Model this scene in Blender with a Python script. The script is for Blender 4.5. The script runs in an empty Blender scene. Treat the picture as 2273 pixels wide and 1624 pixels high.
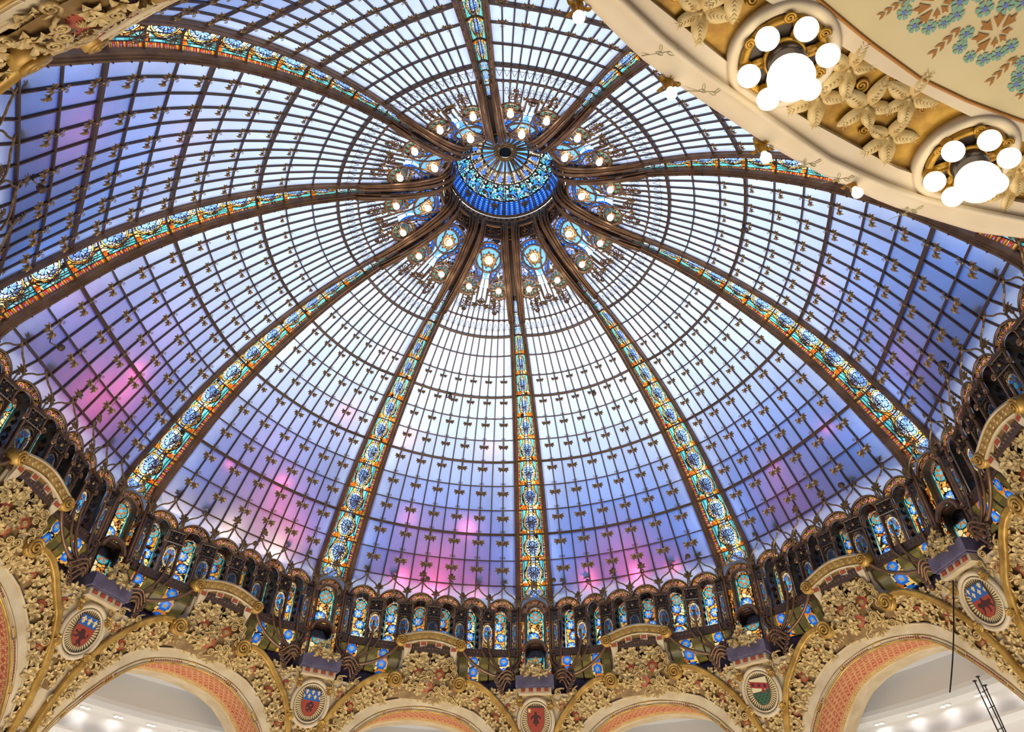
import bpy, math, random
import numpy as np
from mathutils import Vector, Matrix
R = math.radians
PI = math.pi
random.seed(7)
rng = np.random.default_rng(7)
C = bpy.context.scene.collection
SC = bpy.context.scene

# ------------------------------------------------------------------ camera
CAM_D = 12.3987                     # distance of the camera from the dome's axis; the camera height is z = 0
YAW, PITCH, ROLL = 0.0203, 0.7716, 0.0095
F_PX = 1609.07
PHI0 = 0.1232                       # azimuth of the rib opposite the camera
cam = bpy.data.cameras.new('camera')
cam_o = bpy.data.objects.new('camera', cam)
C.objects.link(cam_o)
fw = Vector((math.sin(YAW) * math.cos(PITCH), math.cos(YAW) * math.cos(PITCH), math.sin(PITCH)))
rt = Vector((math.cos(YAW), -math.sin(YAW), 0))
up = rt.cross(fw)
c_, s_ = math.cos(ROLL), math.sin(ROLL)
rt, up = c_ * rt + s_ * up, -s_ * rt + c_ * up
m = Matrix((rt, up, -fw)).transposed().to_4x4()
m.translation = (0, -CAM_D, 0)
cam_o.matrix_world = m
cam.sensor_fit = 'HORIZONTAL'
cam.sensor_width = 36
cam.lens = F_PX / 2273 * 36
cam.shift_x = 1.07 / 2273
cam.shift_y = -66.3 / 2273
cam.clip_start = 0.05
SC.camera = cam_o

# ------------------------------------------------------------------ view, world, lamps
SC.view_settings.view_transform = 'Standard'
SC.view_settings.look = 'None'
SC.view_settings.gamma = 1
SC.view_settings.use_curve_mapping = False
SC.view_settings.exposure = 0.0
try:
    SC.cycles.max_bounces = 5
    SC.cycles.diffuse_bounces = 3
    SC.cycles.glossy_bounces = 2
    SC.cycles.transmission_bounces = 2
    SC.cycles.transparent_max_bounces = 4
    SC.cycles.sample_clamp_indirect = 3.0
    SC.cycles.caustics_reflective = False
    SC.cycles.caustics_refractive = False
except Exception:
    pass

world = bpy.data.worlds.new('evening_sky')
SC.world = world
world.use_nodes = True
nt = world.node_tree
nt.nodes.clear()
wo = nt.nodes.new('ShaderNodeOutputWorld')
bg = nt.nodes.new('ShaderNodeBackground')
tc = nt.nodes.new('ShaderNodeTexCoord')
sep = nt.nodes.new('ShaderNodeSeparateXYZ')
ramp = nt.nodes.new('ShaderNodeValToRGB')
mr = nt.nodes.new('ShaderNodeMapRange')
mr.inputs['From Min'].default_value = -1.0
mr.inputs['From Max'].default_value = 1.0
nt.links.new(tc.outputs['Generated'], sep.inputs[0])
nt.links.new(sep.outputs['Z'], mr.inputs['Value'])
nt.links.new(mr.outputs[0], ramp.inputs[0])
dotn = nt.nodes.new('ShaderNodeVectorMath')     # the brighter half of the evening sky lies beyond the dome, to the right
dotn.operation = 'DOT_PRODUCT'
dotn.inputs[1].default_value = (0.45, 0.75, 0.0)
madd = nt.nodes.new('ShaderNodeMath')
madd.operation = 'MULTIPLY_ADD'
madd.inputs[1].default_value = 0.38
madd.inputs[2].default_value = 1.0
scl = nt.nodes.new('ShaderNodeVectorMath')
scl.operation = 'SCALE'
nt.links.new(tc.outputs['Generated'], dotn.inputs[0])
nt.links.new(dotn.outputs['Value'], madd.inputs[0])
nt.links.new(ramp.outputs[0], scl.inputs[0])
nt.links.new(madd.outputs[0], scl.inputs['Scale'])
nt.links.new(scl.outputs[0], bg.inputs['Color'])
nt.links.new(bg.outputs[0], wo.inputs[0])
SKY = [(0.0, (0.03, 0.04, 0.07)), (0.49, (0.05, 0.07, 0.12)), (0.52, (0.50, 0.60, 0.85)), (0.70, (1.0, 1.08, 1.25)), (1.0, (2.1, 2.05, 2.05))]
cr = ramp.color_ramp
while len(cr.elements) < len(SKY):
    cr.elements.new(0.5)
for e, (p, col) in zip(cr.elements, SKY):
    e.position = p
    e.color = (*col, 1)
bg.inputs['Strength'].default_value = 1.3


def lamp(name, kind, loc, energy, color, size=0.5, target=None, spread=None):
    d = bpy.data.lights.new(name, kind)
    d.energy = energy
    d.color = color
    if kind == 'AREA':
        d.shape = 'DISK'
        d.size = size
    elif kind == 'POINT':
        d.shadow_soft_size = size
    o = bpy.data.objects.new(name, d)
    o.location = loc
    if target is not None:
        o.rotation_euler = (Vector(target) - Vector(loc)).to_track_quat('-Z', 'Y').to_euler()
    C.objects.link(o)
    return o


def P3(phi, r, z):
    return (r * math.sin(phi), r * math.cos(phi), z)


# the store's own lighting far below in the atrium, washing the arches and the iron from underneath
lamp('atrium_light', 'AREA', (0, 0, -8), 2300, (1.0, 0.86, 0.66), 14, (0, 0, 10))
for k in (0, 1, 2, 6, 7, 8, 9):
    a = PHI0 + R(36 * k + 18)
    lamp('gallery_uplight', 'AREA', P3(a, 7.0, -1.0), 85, (1.0, 0.84, 0.62), 1.6, P3(a, 10.6, 7.2))
# ------------------------------------------------------------------ the dome's surface
# profile (radius, height) along a rib: index t counts the transoms from the crown downwards
TT = np.array([-5, -4, -3, -2, -1, 0, 1, 2, 3, 4, 5, 6, 7, 8, 9, 10, 11, 12, 13], float)
TR = np.array([1.74, 1.86, 2.31, 3.12, 4.106, 4.629, 5.255, 5.881, 6.474, 7.067, 7.637, 8.160, 8.691, 9.175, 9.585, 10.0, 10.378, 10.58, 10.66])
TZ = np.array([18.62, 18.12, 17.66, 17.19, 16.783, 16.562, 16.27, 15.917, 15.519, 15.065, 14.573, 14.052, 13.442, 12.797, 12.124, 11.397, 10.703, 10.05, 9.4])
HALF = 0.2560                        # half the angle of the glass between two ribs
RIBH = PI / 10 - HALF                # half the angle of a rib


def herm(t, Y):
    t = np.asarray(t, float)
    i = np.clip(np.floor(t - TT[0]).astype(int), 0, len(TT) - 2)
    f = t - TT[0] - i
    mm = np.gradient(Y)
    return ((2 * f**3 - 3 * f**2 + 1) * Y[i] + (f**3 - 2 * f**2 + f) * mm[i] + (-2 * f**3 + 3 * f**2) * Y[i + 1] + (f**3 - f**2) * mm[i + 1])


def rib_rz(t):
    return herm(t, TR), herm(t, TZ)


def drum_bow(s):
    return (1 - np.clip(np.asarray(s, float) ** 2, 0, 1)) ** 2.3


def drum_r(s):
    """plan of the drum under the dome: every bay bows into the room"""
    return 10.50 - 0.55 * drum_bow(s)


def glass(s, t, out=0.0):
    """point on the glass of a bay (local azimuth 0 in its middle); s = -1..1 across, out = metres towards the inside"""
    s = np.asarray(s, float)
    t = np.asarray(t, float)
    r, z = rib_rz(t)
    tc_ = np.clip(t, 0, 12)
    k = np.clip((t + 2) / 2, 0, 1)
    fl = (0.0778 + 0.0757 * tc_ + 0.00676 * tc_**2) * k
    zq = (-0.0872 - 0.01603 * tc_) * k * (1 - s * s)
    u = s * HALF
    rr = r * ((1 - fl) + fl * math.cos(HALF) / np.cos(u))
    z = z + zq
    rr = np.where(t > 11, np.maximum(rr, drum_r(s) + 0.10 * np.clip((t - 11) * 2, -1, 1)), rr)
    if np.any(out):
        e = 0.05
        r1, z1 = rib_rz(t + e)
        r0, z0 = rib_rz(t - e)
        dr, dz = r1 - r0, z1 - z0
        L = np.hypot(dr, dz)
        rr = rr + out * (dz / L)          # inward normal of the profile
        z = z - out * (dr / L)
    return np.stack([rr * np.sin(u), rr * np.cos(u), z], -1)


def rib_pt(x, t, out=0.0):
    """point beside a rib's middle line (local azimuth 0): x metres sideways, out metres inwards"""
    t = np.asarray(t, float)
    r, z = rib_rz(t)
    e = 0.05
    r1, z1 = rib_rz(t + e)
    r0, z0 = rib_rz(t - e)
    dr, dz = r1 - r0, z1 - z0
    L = np.hypot(dr, dz)
    r = r + out * (dz / L)
    z = z - out * (dr / L)
    return np.stack([x + 0 * r, r, z], -1)


# ------------------------------------------------------------------ mesh helpers
class MB:
    def __init__(self):
        self.v, self.f, self.c, self.mi = [], [], [], []
        self.n = 0

    def add(self, verts, faces, col=None, mi=0):
        self.v.append(np.asarray(verts, float).reshape(-1, 3))
        b = self.n
        for q in faces:
            self.f.append([b + i for i in q])
            self.c.append(col)
            self.mi.append(mi)
        self.n += len(self.v[-1])
        return self

    def merge(self, o, M=None):
        V = np.concatenate(o.v)
        if M is not None:
            A = np.array(M)
            V = V @ A[:3, :3].T + A[:3, 3]
        b = self.n
        self.v.append(V)
        for q, c, i in zip(o.f, o.c, o.mi):
            self.f.append([b + k for k in q])
            self.c.append(c)
            self.mi.append(i)
        self.n += len(V)
        return self

    def tube(self, pts, rad, n=6, cap=True, col=None, closed=False):
        pts = np.asarray(pts, float)
        m_ = len(pts)
        rad = np.broadcast_to(np.asarray(rad, float), (m_,))
        if closed:
            tg = np.roll(pts, -1, 0) - np.roll(pts, 1, 0)
        else:
            tg = np.gradient(pts, axis=0)
        tg /= np.linalg.norm(tg, axis=1)[:, None] + 1e-12
        a = np.cross(tg[0], [0, 0, 1.0])
        if np.linalg.norm(a) < 0.1:
            a = np.cross(tg[0], [1.0, 0, 0])
        a /= np.linalg.norm(a)
        V = []
        th = np.arange(n) * 2 * PI / n
        for i in range(m_):
            a = a - tg[i] * (a @ tg[i])
            a /= np.linalg.norm(a) + 1e-12
            b = np.cross(tg[i], a)
            V.append(pts[i] + rad[i] * (np.cos(th)[:, None] * a + np.sin(th)[:, None] * b))
        V = np.concatenate(V)
        F = []
        for i in range(m_ if closed else m_ - 1):
            j = (i + 1) % m_
            for k in range(n):
                k2 = (k + 1) % n
                F.append((i * n + k, i * n + k2, j * n + k2, j * n + k))
        if cap and not closed:
            F.append(tuple(range(n - 1, -1, -1)))
            F.append(tuple((m_ - 1) * n + k for k in range(n)))
        return self.add(V, F, col)

    def box(self, c, sx, sy, sz, M=None, col=None):
        V = np.array([[x * sx / 2, y * sy / 2, z * sz / 2] for x in (-1, 1) for y in (-1, 1) for z in (-1, 1)]) + np.asarray(c, float)
        if M is not None:
            A = np.array(M)
            V = V @ A[:3, :3].T + A[:3, 3]
        return self.add(V, [(0, 1, 3, 2), (4, 6, 7, 5), (0, 4, 5, 1), (2, 3, 7, 6), (0, 2, 6, 4), (1, 5, 7, 3)], col)

    def sweep(self, frames, prof, cap=True, col=None, closed_prof=True):
        """frames: list of (origin, xaxis, yaxis); prof: 2-D points"""
        prof = np.asarray(prof, float)
        n = len(prof)
        V = np.concatenate([np.asarray(o)[None] + prof[:, :1] * np.asarray(x)[None] + prof[:, 1:] * np.asarray(y)[None] for o, x, y in frames])
        F = []
        for i in range(len(frames) - 1):
            for k in range(n if closed_prof else n - 1):
                k2 = (k + 1) % n
                F.append((i * n + k, i * n + k2, (i + 1) * n + k2, (i + 1) * n + k))
        if cap and closed_prof:
            F.append(tuple(range(n - 1, -1, -1)))
            F.append(tuple((len(frames) - 1) * n + k for k in range(n)))
        return self.add(V, F, col)

    def lathe(self, prof, n=12, M=None, col=None):
        """prof: (radius, height) around local z"""
        th = np.arange(n) * 2 * PI / n
        V = np.concatenate([np.stack([r * np.cos(th), r * np.sin(th), z + 0 * th], -1) for r, z in prof])
        if M is not None:
            A = np.array(M)
            V = V @ A[:3, :3].T + A[:3, 3]
        F = []
        for i in range(len(prof) - 1):
            for k in range(n):
                k2 = (k + 1) % n
                F.append((i * n + k, i * n + k2, (i + 1) * n + k2, (i + 1) * n + k))
        F.append(tuple(range(n - 1, -1, -1)))
        F.append(tuple((len(prof) - 1) * n + k for k in range(n)))
        return self.add(V, F, col)

    def mesh(self, name, mats, smooth=False):
        V = np.concatenate(self.v)
        me = bpy.data.meshes.new(name)
        me.from_pydata(V.tolist(), [], self.f)
        if not isinstance(mats, (list, tuple)):
            mats = [mats]
        for m_ in mats:
            me.materials.append(m_)
        if any(self.mi):
            me.polygons.foreach_set('material_index', np.array(self.mi, np.int32))
        if any(c is not None for c in self.c):
            ct = np.array([len(f) for f in self.f])
            cc = np.array([c if c is not None else (0.5, 0.5, 0.5) for c in self.c], float)
            set_col(me, np.repeat(cc, ct, 0))
        if smooth:
            me.polygons.foreach_set('use_smooth', np.ones(len(self.f), bool))
        me.update()
        return me


def set_col(me, per_loop):
    at = me.color_attributes.new('Col', 'FLOAT_COLOR', 'CORNER')
    a = np.ones((len(per_loop), 4), np.float32)
    a[:, :3] = per_loop
    at.data.foreach_set('color', a.ravel())


def lin(*c):
    """sRGB 0-255 to linear"""
    c = np.asarray(c, float) / 255
    return np.where(c <= 0.04045, c / 12.92, ((c + 0.055) / 1.055) ** 2.4)


def grid_mesh(name, pos, colf, nu, nv, mat, mask=None, smooth=True, u0=-1, u1=1, v0=0, v1=1):
    """a sheet of nu x nv small pieces; pos(u, v) gives its points, colf(u, v) the flat colour of each piece"""
    u = np.linspace(u0, u1, nu + 1)
    v = np.linspace(v0, v1, nv + 1)
    U, Vv = np.meshgrid(u, v)
    Pt = pos(U.ravel(), Vv.ravel())
    uc, vc = np.meshgrid((u[1:] + u[:-1]) / 2, (v[1:] + v[:-1]) / 2)
    uc, vc = uc.ravel(), vc.ravel()
    i = np.arange(nu * nv)
    a = (i // nu) * (nu + 1) + i % nu
    F = np.stack([a, a + 1, a + nu + 2, a + nu + 1], -1)
    col = colf(uc, vc)
    if mask is not None:
        k = mask(uc, vc)
        F, col = F[k], col[k]
        used = np.unique(F)
        remap = np.zeros(len(Pt), int)
        remap[used] = np.arange(len(used))
        Pt, F = Pt[used], remap[F]
    me = bpy.data.meshes.new(name)
    nF = len(F)
    me.vertices.add(len(Pt))
    me.vertices.foreach_set('co', np.asarray(Pt, np.float32).ravel())
    me.loops.add(nF * 4)
    me.loops.foreach_set('vertex_index', F.ravel().astype(np.int32))
    me.polygons.add(nF)
    me.polygons.foreach_set('loop_start', (np.arange(nF) * 4).astype(np.int32))
    me.polygons.foreach_set('loop_total', np.full(nF, 4, np.int32))
    if smooth:
        me.polygons.foreach_set('use_smooth', np.ones(nF, bool))
    me.materials.append(mat)
    me.update(calc_edges=True)
    set_col(me, np.repeat(col, 4, 0))
    return me


# ------------------------------------------------------------------ scene-graph helpers
class Proto:
    """a thing with its parts, built once in local coordinates around azimuth 0 and placed as often as needed"""
    def __init__(self, base):
        self.base = np.asarray(base, float)
        self.parts = []

    def add(self, name, me, M=None, parent=None, label=None, kind=None):
        self.parts.append((name, me, M, parent, label, kind))
        return len(self.parts) - 1

    def place(self, name, az, label=None, cat=None, group=None, kind=None, skip=None, extra=None):
        e = bpy.data.objects.new(name, None)
        rot = Matrix.Rotation(-az, 4, 'Z')
        e.matrix_world = rot @ Matrix.Translation(Vector(self.base))
        e.empty_display_size = 0.1
        C.objects.link(e)
        if label:
            e['label'] = label
        if cat:
            e['category'] = cat
        if group:
            e['group'] = group
        if kind:
            e['kind'] = kind
        off = Matrix.Translation(-Vector(self.base))
        made = []
        for i, (nm, me, M, par, lb, kd) in enumerate(self.parts):
            if skip is not None and skip(nm, i):
                made.append(None)
                continue
            o = bpy.data.objects.new(nm, me)
            A = off @ (M if M is not None else Matrix.Identity(4))
            if par is not None:
                p = made[par]
                if p is None:
                    made.append(None)
                    continue
                o.parent = p
                PM = off @ (self.parts[par][2] if self.parts[par][2] is not None else Matrix.Identity(4))
                A = PM.inverted() @ A
            else:
                o.parent = e
            o.matrix_local = A
            if lb:
                o['label'] = lb
            if kd:
                o['kind'] = kd
            C.objects.link(o)
            made.append(o)
        return e


def frame_M(o, x, y, z, s=1.0):
    o, x, y, z = [np.asarray(a, float) for a in (o, x, y, z)]
    A = np.eye(4)
    A[:3, 0], A[:3, 1], A[:3, 2], A[:3, 3] = x * s, y * s, z * s, o
    return Matrix(A.tolist())


def unit(a):
    a = np.asarray(a, float)
    return a / (np.linalg.norm(a) + 1e-12)


# ------------------------------------------------------------------ materials
def mat_new(name):
    m_ = bpy.data.materials.new(name)
    m_.use_nodes = True
    n = m_.node_tree
    n.nodes.clear()
    return m_, n, n.nodes.new('ShaderNodeOutputMaterial')


def mat_principled(name, col, rough=0.5, metal=0.0, noise=None, nscale=8.0, bump=0.0, attr=False):
    m_, n, out = mat_new(name)
    b = n.nodes.new('ShaderNodeBsdfPrincipled')
    b.inputs['Roughness'].default_value = rough
    b.inputs['Metallic'].default_value = metal
    n.links.new(b.outputs[0], out.inputs[0])
    src = None
    if attr:
        a = n.nodes.new('ShaderNodeAttribute')
        a.attribute_name = 'Col'
        src = a.outputs['Color']
    if noise is not None:
        t_ = n.nodes.new('ShaderNodeTexCoord')
        nz = n.nodes.new('ShaderNodeTexNoise')
        nz.inputs['Scale'].default_value = nscale
        nz.inputs['Detail'].default_value = 3
        n.links.new(t_.outputs['Object'], nz.inputs['Vector'])
        r_ = n.nodes.new('ShaderNodeValToRGB')
        r_.color_ramp.elements[0].position = 0.35
        r_.color_ramp.elements[1].position = 0.68
        r_.color_ramp.elements[0].color = (*noise, 1)
        r_.color_ramp.elements[1].color = (*col, 1) if src is None else (1, 1, 1, 1)
        n.links.new(nz.outputs[0], r_.inputs[0])
        if src is not None:
            mx = n.nodes.new('ShaderNodeMixRGB')
            mx.blend_type = 'MULTIPLY'
            mx.inputs[0].default_value = 1
            n.links.new(src, mx.inputs[1])
            n.links.new(r_.outputs[0], mx.inputs[2])
            src = mx.outputs[0]
        else:
            src = r_.outputs[0]
        if bump:
            bp = n.nodes.new('ShaderNodeBump')
            bp.inputs['Strength'].default_value = bump
            bp.inputs['Distance'].default_value = 0.02
            n.links.new(nz.outputs[0], bp.inputs['Height'])
            n.links.new(bp.outputs[0], b.inputs['Normal'])
    if src is not None:
        n.links.new(src, b.inputs['Base Color'])
    else:
        b.inputs['Base Color'].default_value = (*col, 1)
    return m_


def mat_glass(name, col=None, attr=False, gain=1.0, vary=0.0, gloss=0.04, cloud=0.0):
    """frosted or stained glass: light from outside comes through diffusely, a faint sheen on the inside"""
    m_, n, out = mat_new(name)
    tr = n.nodes.new('ShaderNodeBsdfTranslucent')
    gl = n.nodes.new('ShaderNodeBsdfGlossy')
    gl.inputs['Roughness'].default_value = 0.25
    mix = n.nodes.new('ShaderNodeMixShader')
    mix.inputs[0].default_value = gloss
    n.links.new(tr.outputs[0], mix.inputs[1])
    n.links.new(gl.outputs[0], mix.inputs[2])
    n.links.new(mix.outputs[0], out.inputs[0])
    if attr:
        a = n.nodes.new('ShaderNodeAttribute')
        a.attribute_name = 'Col'
        src = a.outputs['Color']
    else:
        v = n.nodes.new('ShaderNodeRGB')
        v.outputs[0].default_value = (*col, 1)
        src = v.outputs[0]
    facs = []
    if vary:
        oi = n.nodes.new('ShaderNodeObjectInfo')
        mp = n.nodes.new('ShaderNodeMapRange')
        mp.inputs['To Min'].default_value = 1 - vary
        mp.inputs['To Max'].default_value = 1.0
        n.links.new(oi.outputs['Random'], mp.inputs['Value'])
        facs.append(mp.outputs[0])
    if cloud:
        t_ = n.nodes.new('ShaderNodeTexCoord')
        nz = n.nodes.new('ShaderNodeTexNoise')
        nz.inputs['Scale'].default_value = 3.0
        nz.inputs['Detail'].default_value = 4
        n.links.new(t_.outputs['Object'], nz.inputs['Vector'])
        mp = n.nodes.new('ShaderNodeMapRange')
        mp.inputs['From Min'].default_value = 0.3
        mp.inputs['From Max'].default_value = 0.7
        mp.inputs['To Min'].default_value = 1 - cloud
        mp.inputs['To Max'].default_value = 1.0
        n.links.new(nz.outputs[0], mp.inputs['Value'])
        facs.append(mp.outputs[0])
    for f in facs:
        mx = n.nodes.new('ShaderNodeVectorMath')
        mx.operation = 'SCALE'
        n.links.new(src, mx.inputs[0])
        n.links.new(f, mx.inputs['Scale'])
        src = mx.outputs[0]
    n.links.new(src, tr.inputs['Color'])
    return m_


def mat_emit(name, col, strength):
    m_, n, out = mat_new(name)
    e = n.nodes.new('ShaderNodeEmission')
    e.inputs[0].default_value = (*col, 1)
    e.inputs[1].default_value = strength
    n.links.new(e.outputs[0], out.inputs[0])
    return m_


M_PANE = mat_glass('frosted_glass', (0.62, 0.73, 0.97), vary=0.12, cloud=0.12)
M_STAIN = mat_glass('stained_glass', attr=True, gloss=0.05)
M_IRON = mat_principled('dark_iron', (0.10, 0.060, 0.040), 0.45, 0.3)
M_BRONZE = mat_principled('bronzed_iron', (0.30, 0.165, 0.085), 0.38, 0.45, noise=(0.17, 0.09, 0.05), nscale=3)
M_GILT = mat_principled('gilt_bronze', (0.36, 0.24, 0.11), 0.38, 0.5, noise=(0.17, 0.10, 0.045), nscale=14)
M_BULB = mat_emit('lit_bulb', (1.0, 0.93, 0.80), 14)
# ------------------------------------------------------------------ coloured flood lamps in the gap between the two skins of the dome
def behind(b, s, t, d):
    p = glass(s, t, -d)
    return Matrix.Rotation(-(PHI0 + R(36 * b + 18)), 4, 'Z') @ Vector(p)


RED = (1.0, 0.10, 0.16)
WARM = (1.0, 0.62, 0.30)
# (bay, across, down, distance behind the glass, watts)
FLOODS = [(7, 0.13, 9.0, 0.20, 5), (7, 0.0, 10.5, 0.8, 26), (7, 0.2, 9.6, 0.5, 8), (8, -0.57, 9.2, 0.13, 1.2), (8, 0.13, 8.9, 0.20, 5), (8, 0.2, 9.9, 0.9, 26), (8, 0.55, 10.4, 0.5, 8),
          (8, 0.5, 5.3, 0.35, 6), (8, 0.67, 2.2, 0.35, 4), (9, -0.8, 5.4, 0.30, 6), (9, 0.6, 5.4, 0.35, 3), (9, -0.47, 8.7, 0.35, 5), (9, 0.33, 8.8, 0.20, 8), (9, 0.0, 10.3, 0.9, 26),
          (9, -0.43, 11.0, 0.22, 8), (9, -0.03, 11.1, 0.20, 12), (9, 0.47, 11.1, 0.20, 6), (0, -0.5, 10.9, 0.22, 8), (0, 0.1, 11.0, 0.20, 9), (0, 0.53, 11.0, 0.20, 3.5), (0, 0.0, 10.2, 0.9, 20),
          (1, -0.17, 9.2, 0.20, 1.5), (1, 0.63, 9.1, 0.18, 1.5), (1, -0.2, 10.2, 1.1, 14), (1, -0.73, 2.1, 0.4, 2.5), (2, -0.47, 2.8, 0.2, 1.5), (2, -0.23, 6.2, 0.25, 2), (2, -0.4, 9.6, 1.0, 10),
          (7, -0.9, 9.3, 0.9, 9), (6, -0.4, 9.4, 0.7, 8), (6, -0.1, 6.1, 0.6, 4), (8, -0.2, 7.8, 1.2, 12), (7, 0.0, 7.6, 1.2, 14)]
for b, s, t, d, w in FLOODS:
    lamp('red_flood', 'POINT', behind(b, s, t, d), w, RED, 0.05)
for b, s, t, d, w in ((8, -0.77, 11.2, 0.3, 8), (8, -0.2, 11.1, 0.3, 12), (8, 0.37, 11.1, 0.3, 18)):
    lamp('white_flood', 'POINT', behind(b, s, t, d), w, WARM, 0.05)


for k in range(10):
    g_ = {7: 0.8, 8: 0.8, 0: 1.25, 1: 1.1}.get(k, 1.0)
    for s, t, d, w in ((-0.78, 9.9, 0.9, 13), (0.78, 9.9, 0.9, 13), (0.0, 7.4, 1.7, 46), (-0.5, 8.6, 1.2, 12), (0.5, 8.6, 1.2, 12)):
        lamp('blue_flood', 'POINT', behind(k, s, t, d), w * g_, (0.16, 0.40, 1.0), 0.3)
    if k not in (3, 4, 5):  # added fill, unseen, to brighten the arcade glass from behind
        for s in (-0.55, 0.55):
            a = PHI0 + R(36 * k + 18) + s * HALF
            lamp('added_arcade_fill', 'AREA', P3(a, 12.3, 9.4), 42, (1.0, 0.94, 0.84), 1.5, P3(a, 10.5, 9.4))

for k in (0, 1, 2, 3, 6, 7, 8, 9):  # added fill, unseen, to brighten the glass panels of the ribs
    for t, w in ((3.5, 2), (5.0, 3.2), (6.5, 4.5), (8.0, 5.5), (9.5, 6), (10.8, 6)):
        q0, q1 = rib_pt(0, t, -1.25), rib_pt(0, t, 0.0)
        M_ = Matrix.Rotation(-(PHI0 + R(36 * k)), 4, 'Z')
        o = lamp('added_rib_fill', 'AREA', M_ @ Vector(q0), w, (1.0, 0.95, 0.86), 0.5, M_ @ Vector(q1))
        o.data.spread = R(75)
    a = PHI0 + R(36 * k)
    if k not in (3, 6):  # same added fill behind the rib feet
        lamp('added_arcade_fill', 'AREA', P3(a, 12.3, 9.0), 30, (1.0, 0.94, 0.84), 1.2, P3(a, 10.5, 9.0))
# ------------------------------------------------------------------ small ornaments shared by many things
def spiral_pts(r0, turns, n=22, r1=0.12):
    a = np.linspace(0, turns * 2 * PI, n)
    r = r0 * (1 - (1 - r1) * a / a[-1])
    return np.stack([r * np.cos(a), r * np.sin(a), 0 * a], -1), a


def leaf(mb, base, direc, side, nrm, L, W, lift=0.12, col=None):
    """a pointed leaf with a folded middle rib"""
    base, d, s, n = [np.asarray(a, float) for a in (base, direc, side, nrm)]
    P = []
    for f, w, h in ((0.0, 0.08, 0.0), (0.28, 0.8, 0.6), (0.58, 1.0, 1.0), (0.85, 0.5, 0.7), (1.0, 0.0, 0.2)):
        c = base + d * (L * f) + n * (L * lift * h)
        if w == 0:
            P.append([c])
        else:
            P.append([c - s * (W * w / 2) + n * (L * 0.05), c - n * (L * 0.06), c + s * (W * w / 2) + n * (L * 0.05)])
    V, F = [], []
    for row in P:
        V += row
    for i in range(3):
        b = i * 3
        F += [(b, b + 1, b + 4, b + 3), (b + 1, b + 2, b + 5, b + 4)]
    F += [(9, 10, 12), (10, 11, 12)]
    mb.add(V, F, col)


def leaf_fan(mb, o, ang, n, spread, L, W, lift=0.12, x=(1, 0, 0), y=(0, 1, 0), z=(0, 0, 1), col=None):
    """n leaves fanned about the direction ang in the x-y plane of a small frame"""
    x, y, z, o = [np.asarray(a, float) for a in (x, y, z, o)]
    for i in range(n):
        a = ang + (0 if n == 1 else spread * (i / (n - 1) - 0.5))
        k = 1 - 0.28 * abs(i / max(1, n - 1) - 0.5) * 2
        d = math.cos(a) * x + math.sin(a) * y
        s = -math.sin(a) * x + math.cos(a) * y
        leaf(mb, o, d, s, z, L * k, W * k, lift, col)


# the leaf sprig that hangs on the glazing bars; x across, y down the bar, z into the room; unit = bar spacing
sp = MB()
sp.lathe([(0.10, 0.0), (0.10, 0.05), (0.055, 0.09)], 8)
for sgn in (-1, 1):
    q, a = spiral_pts(0.12, 1.15, 12, 0.25)
    q[:, 0] = (q[:, 0] - 0.12)
    pts = np.stack([sgn * (0.17 + 0.9 * q[:, 0] * -1 - 0.12), -0.20 - q[:, 1] * 0.9, 0.05 + 0 * a], -1)
    pts = np.concatenate([[[sgn * 0.02, -0.02, 0.05], [sgn * 0.03, -0.15, 0.05]], pts])
    sp.tube(pts, 0.020, 4)
    pts = np.array([[sgn * 0.02, 0.06, 0.05], [sgn * 0.12, 0.24, 0.06], [sgn * -0.02 + sgn * 0.10, 0.40, 0.08], [sgn * 0.19, 0.52, 0.09], [sgn * 0.24, 0.60, 0.10]])
    sp.tube(pts, 0.022, 4)
    leaf_fan(sp, (sgn * 0.24, 0.56, 0.10), PI / 2 - sgn * 0.25, 5, 2.9, 0.46, 0.21, 0.14)
ME_SPRIG = sp.mesh('leaf_sprig', M_GILT)
# ------------------------------------------------------------------ the ten glazed bays of the dome (the setting's windows)
S_EDGE = np.linspace(-1, 1, 13)
PANE_T = [-2.0, -1, 0, 1, 2, 3, 4, 5, 6, 7, 8, 9, 10, 11, 11.7]
THICK = {0, 3, 6, 9}


def bar_frames(fn, ps, eps=1e-3):
    """frames along a curve fn(p, out): side axis and inward axis"""
    fr = []
    for p in ps:
        a, b = fn(p - eps, 0.0), fn(p + eps, 0.0)
        tg = unit(b - a)
        o = fn(p, 0.0)
        n_ = unit(fn(p, 0.05) - o)
        fr.append((o, unit(np.cross(tg, n_)), n_))
    return fr


def rect(w, d0, d1):
    return [(-w / 2, d0), (w / 2, d0), (w / 2, d1), (-w / 2, d1)]


BASE_BAY = glass(0, 11.0)
bay = Proto(BASE_BAY)
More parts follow.
